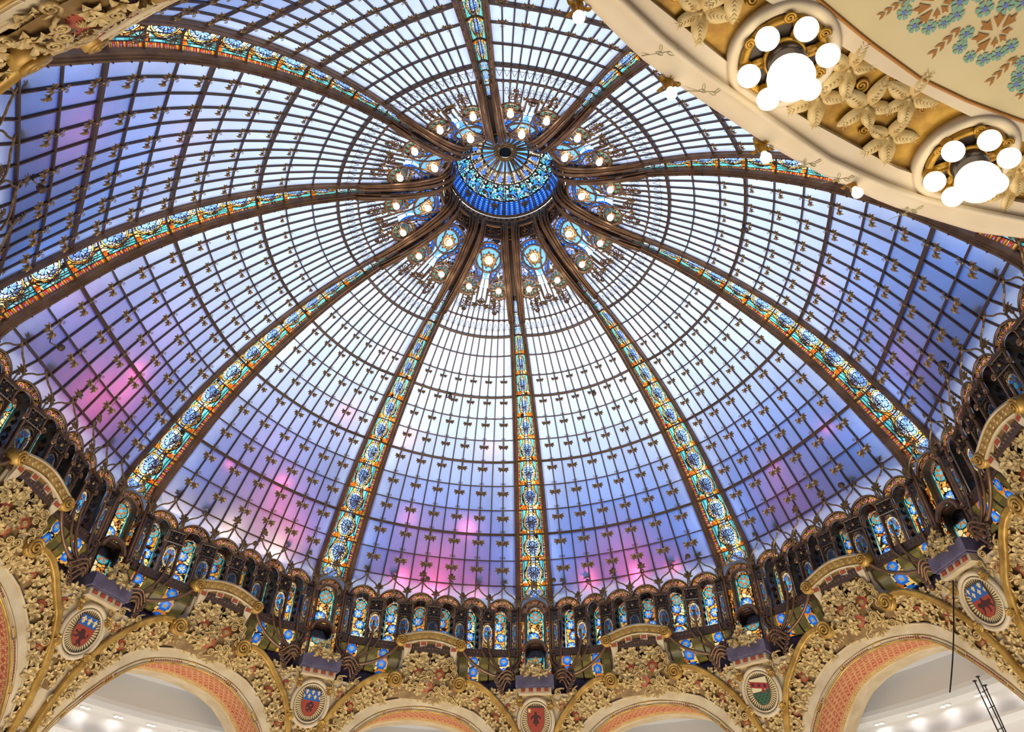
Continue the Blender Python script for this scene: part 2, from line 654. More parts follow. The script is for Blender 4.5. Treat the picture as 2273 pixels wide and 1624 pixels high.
# panes: one sheet of glass each, its four corners on the vault
for j in range(len(PANE_T) - 1):
    for i in range(12):
        if j == 0 and False:
            continue
        q = [glass(S_EDGE[i], PANE_T[j]), glass(S_EDGE[i + 1], PANE_T[j]), glass(S_EDGE[i + 1], PANE_T[j + 1]), glass(S_EDGE[i], PANE_T[j + 1])]
        c = sum(q) / 4
        mid = lambda a, b: (a + b) / 2
        me = MB().add([p - c for p in q], [(0, 1, 2, 3)]).mesh('pane', M_PANE)
        bay.add('pane', me, Matrix.Translation(Vector(c)))
for i in range(1, 12):
    def on_panes(p, o, s=S_EDGE[i]):
        j = min(max(int(np.searchsorted(PANE_T, p) - 1), 0), len(PANE_T) - 2)
        f = (p - PANE_T[j]) / (PANE_T[j + 1] - PANE_T[j])
        return glass(s, PANE_T[j], o) * (1 - f) + glass(s, PANE_T[j + 1], o) * f
    fr = bar_frames(on_panes, [q for a, b in zip(PANE_T[:-1], PANE_T[1:]) for q in (a + 0.01, b - 0.01)])
    bay.add('mullion', MB().sweep(fr, rect(0.032, -0.02, 0.05)).mesh('mullion', M_IRON))
for t in range(-1, 12):
    w = 0.075 if t in THICK else 0.030
    fr = bar_frames(lambda p, o: glass(p, t, o), np.linspace(-1, 1, 13))
    bay.add('transom', MB().sweep(fr, rect(w, -0.02, 0.09 if t in THICK else 0.06)).mesh('transom', M_IRON))
for t in range(2, 11):
    for i in range(1, 12, 2):
        s = S_EDGE[i]
        o = glass(s, t, 0.07)
        dn = unit(glass(s, t + 0.1) - glass(s, t - 0.1))
        n_ = unit(glass(s, t, 0.05) - glass(s, t))
        x = unit(np.cross(dn, n_))
        sc = np.linalg.norm(glass(S_EDGE[i + 1], t) - glass(s, t)) * 0.92
        bay.add('leaf_sprig', ME_SPRIG, frame_M(o, x, dn, n_, sc))
for b in range(10):
    bay.place('window_%d' % (b + 1), PHI0 + R(36 * b + 18), kind='structure')

# unseen outer roof, shaped to shade the lower panes: opaque low on the outer skin, open at the top where it is glazed
RP = [(12.95, 8.3), (12.9, 10.6), (12.3, 12.6), (11.2, 14.5), (10.2, 15.8)]
_V, _F = [], []
for i in range(73):
    a = 2 * PI * i / 72
    _V += [P3(a, r_, z_) for r_, z_ in RP]
for i in range(72):
    for j in range(len(RP) - 1):
        n0 = i * len(RP) + j
        _F.append((n0, n0 + len(RP), n0 + len(RP) + 1, n0 + 1))
o = bpy.data.objects.new('roof_outer', MB().add(np.array(_V), _F).mesh('roof_outer', mat_principled('roof_lining', (0.07, 0.11, 0.22), 0.8)))
o['kind'] = 'structure'
C.objects.link(o)

gt = MB()  # unseen ring added to keep the arcade fill off the dome glass
_V, _F = [], []
for i in range(181):
    ps = 2.0 * i
    b_ = float(drum_bow((ps % 36 - 18) / 18.0))
    for r_, z_ in ((10.62 - 0.55 * b_, 10.42 - 0.2 * b_), (12.95, 10.5)):
        _V.append(P3(PHI0 + R(ps), r_, z_))
for i in range(180):
    _F.append((2 * i, 2 * i + 1, 2 * i + 3, 2 * i + 2))
o = bpy.data.objects.new('roof_gutter', MB().add(np.array(_V), _F).mesh('roof_gutter', bpy.data.materials['roof_lining']))
o['kind'] = 'structure'
C.objects.link(o)
# ------------------------------------------------------------------ stained-glass designs (flat colour of each piece of glass, dark lead between)
LEAD = lin(26, 20, 18)


def pal(*cols):
    return np.array([lin(*c) for c in cols])


AMBER = pal((246, 186, 70), (226, 140, 40), (252, 212, 120), (200, 108, 34), (246, 226, 164), (234, 170, 76))
GOLDC = pal((240, 190, 70), (226, 160, 40), (250, 214, 120), (214, 130, 40))
BLUEW = pal((150, 190, 250), (196, 222, 255), (104, 152, 240), (226, 238, 255), (130, 174, 248))
TEALC = pal((70, 190, 180), (120, 214, 206), (40, 150, 160), (150, 224, 220))
DEEPB = pal((24, 84, 196), (40, 116, 226), (16, 60, 150), (60, 140, 236))


def cells(x, y, n, seed, pl, lead=0.025, box=(-1, 1, -1, 1)):
    """irregular pieces of glass with lead between them"""
    g = np.random.default_rng(seed)
    px = g.uniform(box[0], box[1], n)
    py = g.uniform(box[2], box[3], n)
    d = np.hypot(x[:, None] - px[None], y[:, None] - py[None])
    o = np.argsort(d, 1)[:, :2]
    i = np.arange(len(x))
    col = pl[o[:, 0] % len(pl)].copy()
    e = d[i, o[:, 1]] - d[i, o[:, 0]]
    col[e < lead] = LEAD
    return col


def put(col, mask, c):
    col[mask] = c


def flower(col, x, y, cx, cy, r, c_out, c_pet, c_mid, n=6, lead=True):
    dx, dy = x - cx, y - cy
    d = np.hypot(dx, dy) / r
    a = np.arctan2(dy, dx)
    put(col, d < 1.0, c_out)
    if lead:
        put(col, (d < 1.0) & (d > 0.88), LEAD)
    pet = d < 0.55 + 0.30 * np.cos(n * a)
    put(col, pet & (d < 0.86), c_pet)
    put(col, pet & (np.abs(np.sin(n * a / 2)) < 0.10) & (d < 0.85), LEAD)
    put(col, d < 0.24, c_mid)


def rib_panel_col(seed, blue=False):
    """the panels between a rib's two beams: flower borders, teal and amber streams about a blue rosette"""
    def f(u, v):
        v = v * 2 - 1
        x, y = u / 0.74, v * 0.92
        col = cells(u, v, 46, seed, BLUEW if blue else AMBER, 0.03)
        ax = np.abs(x)
        wob = 0.66 + 0.20 * np.cos(y * PI)
        teal = (ax > wob) & (ax < 1.0) & (y > -0.55)
        tc_ = TEALC[(np.floor(ax * 9) + np.floor(y * 2.5)).astype(int) % 4]
        col[teal] = tc_[teal]
        put(col, teal & (np.abs((ax * 9) % 1 - 0.5) > 0.42), LEAD)
        put(col, (np.abs(ax - wob) < 0.035) & (ax < 1), LEAD)
        strm = (ax < 0.20)
        sc = BLUEW[(np.floor(y * 5) + np.floor(x * 10)).astype(int) % 5]
        col[strm] = sc[strm]
        put(col, (np.abs(ax - 0.20) < 0.03) | ((ax < 0.2) & (np.abs((y * 5) % 1) < 0.12)), LEAD)
        d = np.hypot(x, y)
        a = np.arctan2(y, x)
        ring = (d < 0.66) & (d >= 0.40)
        rc = BLUEW[(np.floor((a + PI) * 16 / (2 * PI)) * 3).astype(int) % 5]
        col[ring] = rc[ring]
        put(col, ring & (np.abs(((a + PI) * 16 / (2 * PI)) % 1 - 0.5) > 0.40), LEAD)
        put(col, (d < 0.72) & (d >= 0.64), AMBER[2])
        put(col, (np.abs(d - 0.73) < 0.025) | (np.abs(d - 0.63) < 0.02) | (np.abs(d - 0.40) < 0.03), LEAD)
        mid = d < 0.38
        mc = BLUEW[[0, 4, 2]][(np.floor((a + PI) * 12 / (2 * PI))).astype(int) % 3]
        col[mid] = mc[mid]
        put(col, mid & (np.abs(((a + PI) * 12 / (2 * PI)) % 1 - 0.5) > 0.38), LEAD)
        # corner scrolls
        for sx in (-1, 1):
            put(col, np.hypot(x - sx * 0.82, y + 0.80) < 0.15, lin(216, 96, 20))
        # borders
        bo = np.abs(u) > 0.78
        ph = (v * 2.5) % 1 - 0.5
        bx = (np.abs(u) - 0.89) / 0.11
        gcol = GOLDC[(np.floor(v * 12) + (u > 0) * 3).astype(int) % 4]
        col[bo] = gcol[bo]
        put(col, bo & (np.abs((v * 12) % 1 - 0.5) > 0.40), LEAD)
        dd = np.hypot(bx * 0.8, ph * 3.4)
        put(col, bo & (dd < 0.95), LEAD)
        put(col, bo & (dd < 0.84), lin(222, 62, 30))
        put(col, bo & (dd < 0.34), lin(150, 190, 255))
        put(col, (np.abs(np.abs(u) - 0.77) < 0.018) | (np.abs(v) > 0.97), LEAD)
        return col
    return f


def niche_col(asp, seed):
    """tall arched light: amber ground with blue and white flowers, a teal flower at the head"""
    def f(u, v):
        y = v * asp * 2            # half widths up from the foot
        col = cells(u, y, 60, seed, AMBER, 0.06, (-1, 1, 0, 2 * asp))
        e = np.abs(u) > 0.86
        tcol = TEALC[(np.floor(y * 2.2)).astype(int) % 4]
        col[e] = tcol[e]
        put(col, (np.abs(np.abs(u) - 0.85) < 0.03), LEAD)
        k = 0
        yy = 0.85
        while yy < 2 * asp - 2.0:
            flower(col, u, y, 0.22 * (1 if k % 2 else -1), yy, 0.70, lin(40, 110, 220), lin(170, 212, 255), lin(250, 170, 40), 6)
            yy += 1.62
            k += 1
        flower(col, u, y, 0, 2 * asp - 1.0, 0.84, lin(60, 170, 190), lin(196, 110, 50), lin(80, 190, 220), 6)
        return col
    return f


def medal_col(seed):
    """round-headed light with a curling blue and copper knot"""
    def f(u, v):
        x, y = u, v * 2.6 - 1.5
        col = cells(u, y, 60, seed, pal((206, 168, 96), (186, 142, 70), (222, 190, 122), (160, 116, 56)), 0.05, (-1, 1, -1.5, 1.1))
        d = np.hypot(x, y)
        a = np.arctan2(y, x)
        put(col, (d < 0.98) & (d > 0.70), lin(232, 214, 168))
        put(col, (np.abs(d - 0.98) < 0.04) | (np.abs(d - 0.70) < 0.03), LEAD)
        put(col, (d < 0.98) & (d > 0.70) & (np.abs(((a + PI) * 10 / PI) % 1 - 0.5) > 0.44), LEAD)
        inn = d < 0.68
        col[inn] = cells(x, y, 26, seed + 5, pal((196, 108, 46), (214, 140, 66), (170, 84, 36)), 0.05)[inn]
        for k in range(5):
            b = k * 2 * PI / 5 + 0.3
            sp_ = np.abs(np.angle(np.exp(1j * (a - b - 1.1 * d)))) < 0.32
            put(col, sp_ & (d > 0.2) & (d < 0.72), lin(60, 150, 232))
            put(col, np.hypot(x - 0.66 * math.cos(b + 0.75), y - 0.66 * math.sin(b + 0.75)) < 0.17, lin(40, 120, 226))
        put(col, d < 0.30, LEAD)
        put(col, d < 0.26, lin(86, 200, 232))
        return col
    return f


def arch_col(ndot, seed):
    """glass voussoir: orange and gold pieces with red and blue eyes; u runs round the arch, v outwards"""
    def f(u, v):
        x = (u + 1) / 2 * ndot
        col = cells(x, v * 1.6, 64, seed, pal((214, 130, 40), (236, 176, 70), (196, 96, 30), (246, 206, 110), (150, 80, 30)), 0.05, (0, ndot, 0, 1.6))
        fx = x % 1 - 0.5
        d = np.hypot(fx * 2.2, (v - 0.5) * 2.0)
        put(col, d < 0.86, LEAD)
        put(col, d < 0.78, lin(244, 206, 110))
        put(col, d < 0.56, LEAD)
        put(col, d < 0.50, lin(222, 70, 24))
        put(col, d < 0.24, lin(235, 235, 250))
        put(col, d < 0.15, lin(60, 90, 220))
        put(col, (v < 0.06) | (v > 0.94), LEAD)
        return col
    return f


# ------------------------------------------------------------------ ribs
RW = lambda t: rib_rz(t)[0] * math.sin(RIBH)            # half width of a rib


def trough(u, t, depth=0.62):
    """the hollow channel between a rib's beams, bulging outwards"""
    w = RW(t) - 0.115
    return rib_pt(u * w, t, -depth * w * (1 - u * u) - 0.02)


def beam_frames(sx, ts, inset=0.0, out=0.0):
    fr = []
    for t in ts:
        w = RW(t)
        x = sx * (w - 0.07 - inset)
        o = rib_pt(x, t, out)
        n_ = unit(rib_pt(x, t, out + 0.05) - o)
        fr.append((o, np.array([1.0, 0, 0]), n_))
    return fr


# metal rosette in front of each panel (radius 1, axis z)
ro = MB()
ro.lathe([(0.20, 0.0), (0.24, 0.10), (0.16, 0.22), (0.0, 0.26)], 10)
th = np.linspace(0, 2 * PI, 19)[:-1]
ro.tube(np.stack([np.cos(th), np.sin(th), 0 * th + 0.05], -1), 0.05, 4, closed=True)
for k in range(12):
    a = k * PI / 6
    ro.tube([[0.2 * math.cos(a), 0.2 * math.sin(a), 0.06], [0.6 * math.cos(a), 0.6 * math.sin(a), 0.10], [0.98 * math.cos(a), 0.98 * math.sin(a), 0.05]], [0.05, 0.085, 0.03], 4)
ME_ROSE = ro.mesh('rosette', M_IRON)

RIB_T = [-1.75, -1.25, -0.6, 0, 1, 2, 3, 4, 5, 6, 7, 8, 9, 10, 11, 11.55]
rib = Proto(rib_pt(0, 11.5))
PROF = [(-0.075, -0.10), (0.075, -0.10), (0.075, 0.05), (0.052, 0.075), (0.045, 0.12), (0.026, 0.125), (0.020, 0.17), (-0.006, 0.19), (-0.034, 0.17), (-0.040, 0.125), (-0.058, 0.12), (-0.064, 0.05), (-0.075, 0.04)]
for sx in (-1, 1):
    ts = np.linspace(-1.6, 11.7, 70)
    prof = [(x * -sx, y) for x, y in PROF]
    if sx > 0:
        prof = prof[::-1]
    rib.add('beam', MB().sweep(beam_frames(sx, ts), prof).mesh('beam', M_BRONZE))
    bolts = MB()
    for t in np.arange(-0.5, 11.4, 0.5):
        o, x, n_ = beam_frames(sx, [t])[0]
        bolts.lathe([(0.018, 0.14), (0.018, 0.205), (0.008, 0.215)], 6, frame_M(o, x, unit(np.cross(n_, x)), n_))
    rib.add('bolt_row', bolts.mesh('bolt_row', M_IRON), kind='stuff')
for j in range(len(RIB_T) - 1):
    t0, t1 = RIB_T[j], RIB_T[j + 1]
    pos = lambda u, v: trough(u, t1 + (t0 - t1) * v)
    nu, nv = (56, 60) if t0 >= 4 else (48, 40)
    if t0 < 0:
        nu, nv = 32, 30
    rib.add('stained_panel', grid_mesh('stained_panel', pos, rib_panel_col(50 + j, blue=(t0 < 0)), nu, nv, M_STAIN, v0=0.0, v1=1.0))
    # the bar across, following the hollow
    tb = t1 if j < len(RIB_T) - 2 else None
    if tb is not None:
        us = np.linspace(-1, 1, 9)
        pts = [trough(u, tb) for u in us]
        nn = unit(rib_pt(0, tb, 0.05) - rib_pt(0, tb, 0))
        big = tb in THICK
        rib.add('cross_bar', MB().tube([p + nn * 0.03 for p in pts], 0.032 if big else 0.020, 5).mesh('cross_bar', M_IRON))
    if 1 <= t0 < 11:
        tm = (t0 + t1) / 2 + 0.02
        o = rib_pt(0, tm, 0.03)
        n_ = unit(rib_pt(0, tm, 0.05) - rib_pt(0, tm, 0))
        x = np.array([1.0, 0, 0])
        rib.add('rosette', ME_ROSE, frame_M(o, x, np.cross(n_, x), n_, (RW(tm) - 0.115) * 0.43))
for sx in (-1, 1):
    ts = np.linspace(0.1, 11.4, 50)
    rib.add('rail', MB().tube([rib_pt(sx * 0.16 * (RW(t) - 0.115), t, -0.02) for t in ts], 0.012, 4).mesh('rail', M_IRON))

# crown end of a rib: the beams part into bundles of pipes that sweep up into the crown ring
def crown_pt(x, t, out=0.0):
    return rib_pt(x, t, out)


for sx in (-1, 1):
    for k, (x0, x1, o0, o1, rr_) in enumerate([(0.0, 0.17, 0.10, 0.10, 0.050), (0.05, 0.10, 0.16, 0.20, 0.042), (-0.05, 0.26, 0.12, 0.05, 0.040), (0.09, 0.05, 0.06, 0.26, 0.034)]):
        ts = np.linspace(-0.9, -4.9, 26)
        pts = []
        for t in ts:
            f = (-0.9 - t) / 4.0
            w = RW(-0.9) - 0.06
            x = sx * ((w + (-x0 if k else 0)) * (1 - f) ** 1.5 + (x1 + 0.02) * (1 - (1 - f) ** 1.5))
            pts.append(rib_pt(x, t, o0 * (1 - f) + o1 * f + 0.12 * math.sin(f * PI)))
        rib.add('crown_pipe', MB().tube(pts, np.linspace(rr_, rr_ * 0.8, 26), 6).mesh('crown_pipe', M_BRONZE, True))
us = np.linspace(-1.0, -1.0, 1)
rib.add('spine_plate', MB().sweep([(rib_pt(0, t, -0.10), np.array([1.0, 0, 0]), unit(rib_pt(0, t, 0.05) - rib_pt(0, t, 0))) for t in np.linspace(-1.6, -4.9, 20)], [(-0.27, -0.03), (0.27, -0.03), (0.27, 0.03), (-0.27, 0.03)]).mesh('spine_plate', M_IRON))

# ---- foot of a rib: arched light under an ogee, collar, lower light, pipes ending in scrolls
ZA = 9.85                              # springing of the arcade's little arches
def drum(phi, r, z):
    return np.array(P3(phi, r, z))


def arch_frame(phi, r, zc):
    o = drum(phi, r, zc)
    return frame_M(o, (math.cos(phi), -math.sin(phi), 0), (0, 0, 1), (-math.sin(phi), -math.cos(phi), 0))


def light_mesh(name, hw, z0, zs, colf, nu, nv, depth=0.0, z_top=None):
    """upright round-headed light: x across, y up, z towards the room; from z0 up to the springing zs, then a half circle"""
    H = zs + hw - z0
    return grid_mesh(name, lambda u, v: np.stack([u * hw, z0 + v * H, 0 * u + depth], -1), colf, nu, nv, M_STAIN,
                     mask=lambda u, v: (v * H < zs - z0) | (np.hypot(u * hw, v * H + z0 - zs) < hw), v0=0.0, v1=1.0)


rf = rib
R_FOOT = 10.58
FM = arch_frame(0, R_FOOT, 0.0)
hw = 0.26
rf.add('arched_light', light_mesh('arched_light', hw, 8.95, ZA - 0.02, niche_col((ZA + hw - 8.97) / 2 / hw, 301), 26, 70, -0.22), FM)
rf.add('lower_light', light_mesh('lower_light', 0.27, 7.7, 8.55, niche_col(1.15 / 2 / 0.27, 302), 26, 60, -0.15), FM)


def arch_band(name, r0, r1, zc, zd, colf, nu, nv, a0=0.0, a1=PI):
    def pos(u, v):
        a = a1 + (a0 - a1) * (u + 1) / 2
        r_ = r0 + (r1 - r0) * v
        return np.stack([r_ * np.cos(a), zc + r_ * np.sin(a), 0 * a + zd], -1)
    return grid_mesh(name, pos, colf, nu, nv, M_STAIN, v0=0.0, v1=1.0)


def arc_pts(r_, zc, zd, n=18, a0=0.0, a1=PI):
    a = np.linspace(a0, a1, n)
    return np.stack([r_ * np.cos(a), zc + r_ * np.sin(a), 0 * a + zd], -1)


ME_RARCH = arch_band('arch_glass', 0.27, 0.42, ZA, 0.02, arch_col(5, 311), 60, 14)
rf.add('arch_glass', ME_RARCH, FM)
am = MB()
am.tube(arc_pts(0.43, ZA, 0.05), 0.030, 6)
am.tube(arc_pts(0.265, ZA, 0.05), 0.024, 6)
rf.add('arch_moulding', am.mesh('arch_moulding', M_BRONZE), FM)
# side strips of glass and posts
for sx in (-1, 1):
    rf.add('side_light', grid_mesh('side_light', lambda u, v: np.stack([sx * 0.42 + u * 0.07, 7.9 + v * 1.95, 0 * u - 0.05], -1),
           lambda u, v: cells(u, v * 12, 70, 320 + sx, np.concatenate([AMBER, pal((216, 70, 24), (70, 160, 230))]), 0.10, (-1, 1, 0, 12)), 10, 90, M_STAIN, v0=0.0, v1=1.0), FM)
    ps = MB()
    ps.tube([[sx * 0.31, 7.6, -0.05], [sx * 0.31, 9.9, -0.05]], 0.035, 6)
    ps.tube([[sx * 0.54, 8.6, 0.02], [sx * 0.54, 10.0, 0.02]], 0.035, 6)
    rf.add('post', ps.mesh('post', M_BRONZE), FM)
    sq = MB()
    sq.box((sx * 0.43, 9.72, 0.05), 0.20, 0.26, 0.05)
    sq.lathe([(0.07, 0.07), (0.05, 0.11), (0.0, 0.13)], 8, Matrix.Translation((sx * 0.43, 9.72, 0)))
    q, a = spiral_pts(0.09, 1.0, 10)
    sq.tube(q + np.array([sx * 0.43, 9.72, 0.08]), 0.012, 4)
    rf.add('boss_plate', sq.mesh('boss_plate', M_IRON), FM)
    # the rib's outer pipes run down past the drum and curl outwards beside the pedestal
    for k, (xa, xb, zb, rd) in enumerate([(0.56, 0.92, 7.75, 0.055), (0.47, 0.66, 7.85, 0.042)]):
        q, a = spiral_pts(0.13, 1.3, 14, 0.25)
        pts = [[sx * xa, 10.75 - 0.2 * i, 0.10 - 0.0 * i] for i in range(0, 12)]
        zz = np.linspace(8.4, zb + 0.16, 8)[1:]
        for i, z_ in enumerate(zz):
            f = (i + 1) / len(zz)
            pts.append([sx * (xa + (xb - xa) * (3 * f * f - 2 * f**3)), z_, 0.10 + 0.22 * f * f])
        end = np.array(pts[-1])
        for p_ in q:
            pts.append(end + np.array([sx * (0.13 - p_[0]), -p_[1], 0.01]))
        rf.add('scroll_pipe', MB().tube(pts, rd, 6).mesh('scroll_pipe', M_BRONZE, True), FM)
rv0 = MB()
pr_ = [(-0.28, 7.6), (-0.28, ZA)] + [(-0.28 * math.cos(a), ZA + 0.28 * math.sin(a)) for a in np.linspace(0.2, PI - 0.2, 8)] + [(0.28, ZA), (0.28, 7.6)]
rv0.add([(x, y, 0.02) for x, y in pr_] + [(x * 0.97, y, -0.30) for x, y in pr_], [(i, i + 1, len(pr_) + i + 1, len(pr_) + i) for i in range(len(pr_) - 1)])
for sx in (-1, 1):
    rv0.box((sx * 0.32, 8.8, -0.12), 0.10, 2.5, 0.04)
    rv0.box((sx * 0.55, 8.8, -0.10), 0.16, 2.6, 0.04)
rv0.box((0, 8.75, -0.2), 0.6, 0.42, 0.04)
rf.add('foot_plate', rv0.mesh('foot_plate', M_IRON), FM)
co = MB()
co.tube(arc_pts(0.34, 8.62, 0.10, 14, 0.1, PI - 0.1), 0.07, 6)
for sx in (-1, 1):
    q, a = spiral_pts(0.12, 1.4, 14, 0.2)
    co.tube([[sx * (0.44 - p_[0] + 0.12), 8.55 + p_[1], 0.16] for p_ in q], 0.028, 5)
co.box((0, 8.86, -0.02), 0.7, 0.07, 0.14)
rf.add('collar', co.mesh('collar', M_BRONZE), FM)


def ogee(mb, hw_, zs, ztop, zd, rad=0.024):
    """thin tube that follows an arch and rises into a loop with a leafed finial"""
    H = ztop - zs
    for sx in (-1, 1):
        pts = [[sx * hw_ * 1.02, zs - 0.06, zd]]
        for a in np.radians([0, 14, 28, 42, 56, 68]):
            pts.append([sx * hw_ * 1.02 * math.cos(a), zs + 0.60 * H * math.sin(a), zd])
        pts += [[sx * 0.10, zs + 0.65 * H, zd], [sx * 0.045, zs + 0.74 * H, zd], [-sx * 0.02, zs + 0.80 * H, zd], [-sx * 0.055, zs + 0.88 * H, zd], [-sx * 0.05, zs + 0.95 * H, zd], [0, zs + 1.0 * H, zd]]
        mb.tube(pts, rad, 5)
    mb.lathe([(0.03, 0), (0.03, 0.03), (0, 0.04)], 6, Matrix.Translation((0, ztop - 0.03, zd)))
    leaf_fan(mb, (0, ztop + 0.03, zd + 0.02), PI / 2, 5, 3.0, 0.20, 0.09, 0.2)


og = MB()
ogee(og, 0.45, ZA + 0.12, 10.66, 0.22)
for sx in (-1, 1):
    og.lathe([(0.085, 0), (0.085, 0.05), (0.05, 0.07)], 8, Matrix.Translation((sx * 0.52, 10.08, 0.18)))
    leaf_fan(og, (sx * 0.52, 10.12, 0.2), PI / 2, 5, 2.4, 0.22, 0.09, 0.2)
rf.add('finial', og.mesh('finial', M_GILT), FM)
RIB_LABEL = {0: 'bronze dome rib with glass channel, upright, directly above the plain red lily shield',
             1: 'bronze rib with dark left side, above the green, white and red shield',
             2: 'bronze rib running down to the blue and red shield beside the right gallery arch',
             3: 'bronze rib that disappears behind the globe lamp balcony at its lower end',
             4: 'short bronze rib stretch passing behind the balcony towards the upper frame edge',
             5: 'bronze rib rising straight to the upper picture edge from the crown',
             6: 'bronze rib ending behind the gilded arch in the upper left corner',
             7: 'bronze rib sweeping to the left picture edge at mid height',
             8: 'bronze rib running down to the shield with three lilies over a lion',
             9: 'bronze rib above the blue and red shield left of the red lily shield'}
for b in range(10):
    near = b in (4, 5, 6)
    rib.place('dome_rib', PHI0 + R(36 * b), RIB_LABEL[b], 'dome rib', 'ribs of the glass dome')
# ------------------------------------------------------------------ the crown: lamps, scrolls, ring and cupola
def crown(x, t, out=0.0):
    """point of the crown zone, x metres beside the bay's middle"""
    r, z = rib_rz(t)
    return glass(np.asarray(x) / (r * HALF), t, out)


def crown_frame(x, t, out=0.0, s=1.0):
    o = crown(x, t, out)
    dn = unit(crown(x, t + 0.05) - crown(x, t - 0.05))
    n_ = unit(crown(x, t, 0.05) - crown(x, t))
    return frame_M(o, unit(np.cross(dn, n_)), dn, n_, s)


_t = np.linspace(-5, 0, 200)
_r, _z = rib_rz(_t)
_arc = np.concatenate([[0], np.cumsum(np.hypot(np.diff(_r), np.diff(_z)))])
arc_of = lambda t: np.interp(t, _t, _arc)
t_of = lambda a: np.interp(a, _arc, _t)
T_BIG, T_SM, T_SCR = -2.93, -1.97, -1.62
X_SM = 3.14 * math.sin(R(9.0))


def crown_glass_col(u, t):
    r, z = rib_rz(t)
    x = u * r * HALF
    y = arc_of(t) - arc_of(T_BIG)
    col = cells(x * 3, y * 3, 240, 401, pal((176, 190, 240), (150, 170, 236), (196, 206, 246), (120, 160, 232), (206, 196, 240)), 0.05, (-2.4, 2.4, -2.6, 3.6))
    d = np.hypot(x, y)
    ax = np.abs(x)
    # blue mosaic ribbon about the big rosette, running down to the small ones
    ysm = arc_of(T_SM) - arc_of(T_BIG)
    path = 0.44 + 0.0 * y
    yy = np.clip((y - 0.15) / (ysm - 0.1), 0, 1)
    path = np.where(y > 0.15, 0.42 - 0.30 * np.sin(yy * PI * 0.62) + 0.24 * yy**2, path)
    rib_ = np.where(y > 0.15, np.abs(ax - path) < 0.10, np.abs(d - 0.46) < 0.10) & (y < ysm + 0.05)
    q = np.where(y > 0.15, y, np.arctan2(y, x) * 0.45)
    lat = (np.hypot((q * 9) % 1 - 0.5, (np.where(y > 0.15, ax - path, d - 0.46) * 9 + 0.5) % 1 - 0.5))
    bc = np.where((lat < 0.36)[:, None], lin(84, 160, 250), lin(28, 84, 196))
    col[rib_] = bc[rib_]
    put(col, rib_ & (np.abs(lat - 0.38) < 0.05), LEAD)
    neck = (y > 0.30) & (ax < path - 0.10)
    nc = np.where(((np.floor(y * 6) % 2) == 0)[:, None], lin(206, 226, 255), lin(186, 210, 250))
    col[neck] = nc[neck]
    put(col, neck & ((np.abs((y * 5) % 1) < 0.06) | (ax < 0.008)), LEAD)
    put(col, neck & (y < 0.62) & (ax < 0.14 * (0.62 - y) / 0.3), lin(96, 170, 240))
    put(col, d < 0.37, lin(120, 186, 252))
    put(col, (np.abs(d - 0.365) < 0.015), LEAD)
    # amber and orange glass beside the ribs
    e = (np.abs(u) > 0.90)
    col[e] = cells(x * 5, y * 5, 120, 402, pal((230, 170, 80), (196, 100, 40), (120, 150, 230)), 0.08, (-4, 4, -5, 6))[e]
    return col


ME_CG = grid_mesh('crown_glass', lambda u, v: glass(u, v, -0.03), crown_glass_col, 110, 110, M_STAIN, v0=-4.1, v1=-2.0)
for b in range(10):
    w = bpy.data.objects.get('window_%d' % (b + 1))
    o = bpy.data.objects.new('crown_glass', ME_CG)
    o.parent = w
    o.matrix_local = Matrix.Translation(-Vector(BASE_BAY))
    C.objects.link(o)

# fine leading drawn in the pale band between the two upper transoms
fl = MB()
for i in range(12):
    sa, sb = S_EDGE[i], S_EDGE[i + 1]
    for a, b_ in ((sa, (sa + sb) / 2), (sb, (sa + sb) / 2)):
        fl.tube([glass(a + (b_ - a) * f**2, 0 - 0.82 * f, 0.01) for f in np.linspace(0, 1, 6)], 0.007, 3)
    c = glass((sa + sb) / 2, -1.45, 0.015)
    if 1 <= i <= 10:
        fl.tube([glass((sa + sb) / 2 + 0.045 * math.cos(a), -1.38 + 0.12 * math.sin(a), 0.01) for a in np.linspace(0, 2 * PI, 9)[:-1]], 0.007, 3, closed=True)
for t in (-0.45, -1.38):
    fl.tube([glass(s, t, 0.01) for s in np.linspace(-1, 1, 25)], 0.006, 3)
ME_FL = fl.mesh('lead_tracery', M_IRON)
kn = MB()
for i in range(1, 12):
    kn.lathe([(0.045, 0.04), (0.045, 0.07), (0.0, 0.10)], 8, frame_M(glass(S_EDGE[i], -1), (1, 0, 0), unit(glass(0, -0.9) - glass(0, -1.1)), unit(glass(0, -1, 0.05) - glass(0, -1))))
ME_KN = kn.mesh('knob_row', M_BRONZE)
for b in range(10):
    w = bpy.data.objects.get('window_%d' % (b + 1))
    for nm, me in (('lead_tracery', ME_FL), ('knob_row', ME_KN)):
        o = bpy.data.objects.new(nm, me)
        o.parent = w
        o['kind'] = 'stuff'
        o.matrix_local = Matrix.Translation(-Vector(BASE_BAY))
        C.objects.link(o)

PEAR = [(0.0, 0.30), (0.055, 0.285), (0.095, 0.235), (0.10, 0.18), (0.075, 0.11), (0.045, 0.05), (0.04, 0.0)]
ME_BULB = MB().lathe(PEAR[::-1], 14).mesh('bulb', M_BULB, True)
ME_BULB_S = ME_BULB


def wreath(n, r0, r1, L, W, seed, gap=0.0):
    mb = MB()
    g = random.Random(seed)
    for i in range(n):
        a = 2 * PI * i / n
        o = (r0 * math.cos(a), r0 * math.sin(a), 0.05)
        leaf_fan(mb, o, a, 3, 1.5, L * g.uniform(0.9, 1.1), W, 0.2)
    th = np.linspace(0, 2 * PI, 21)[:-1]
    mb.tube(np.stack([r0 * np.cos(th), r0 * np.sin(th), 0 * th + 0.04], -1), 0.035, 5, closed=True)
    return mb


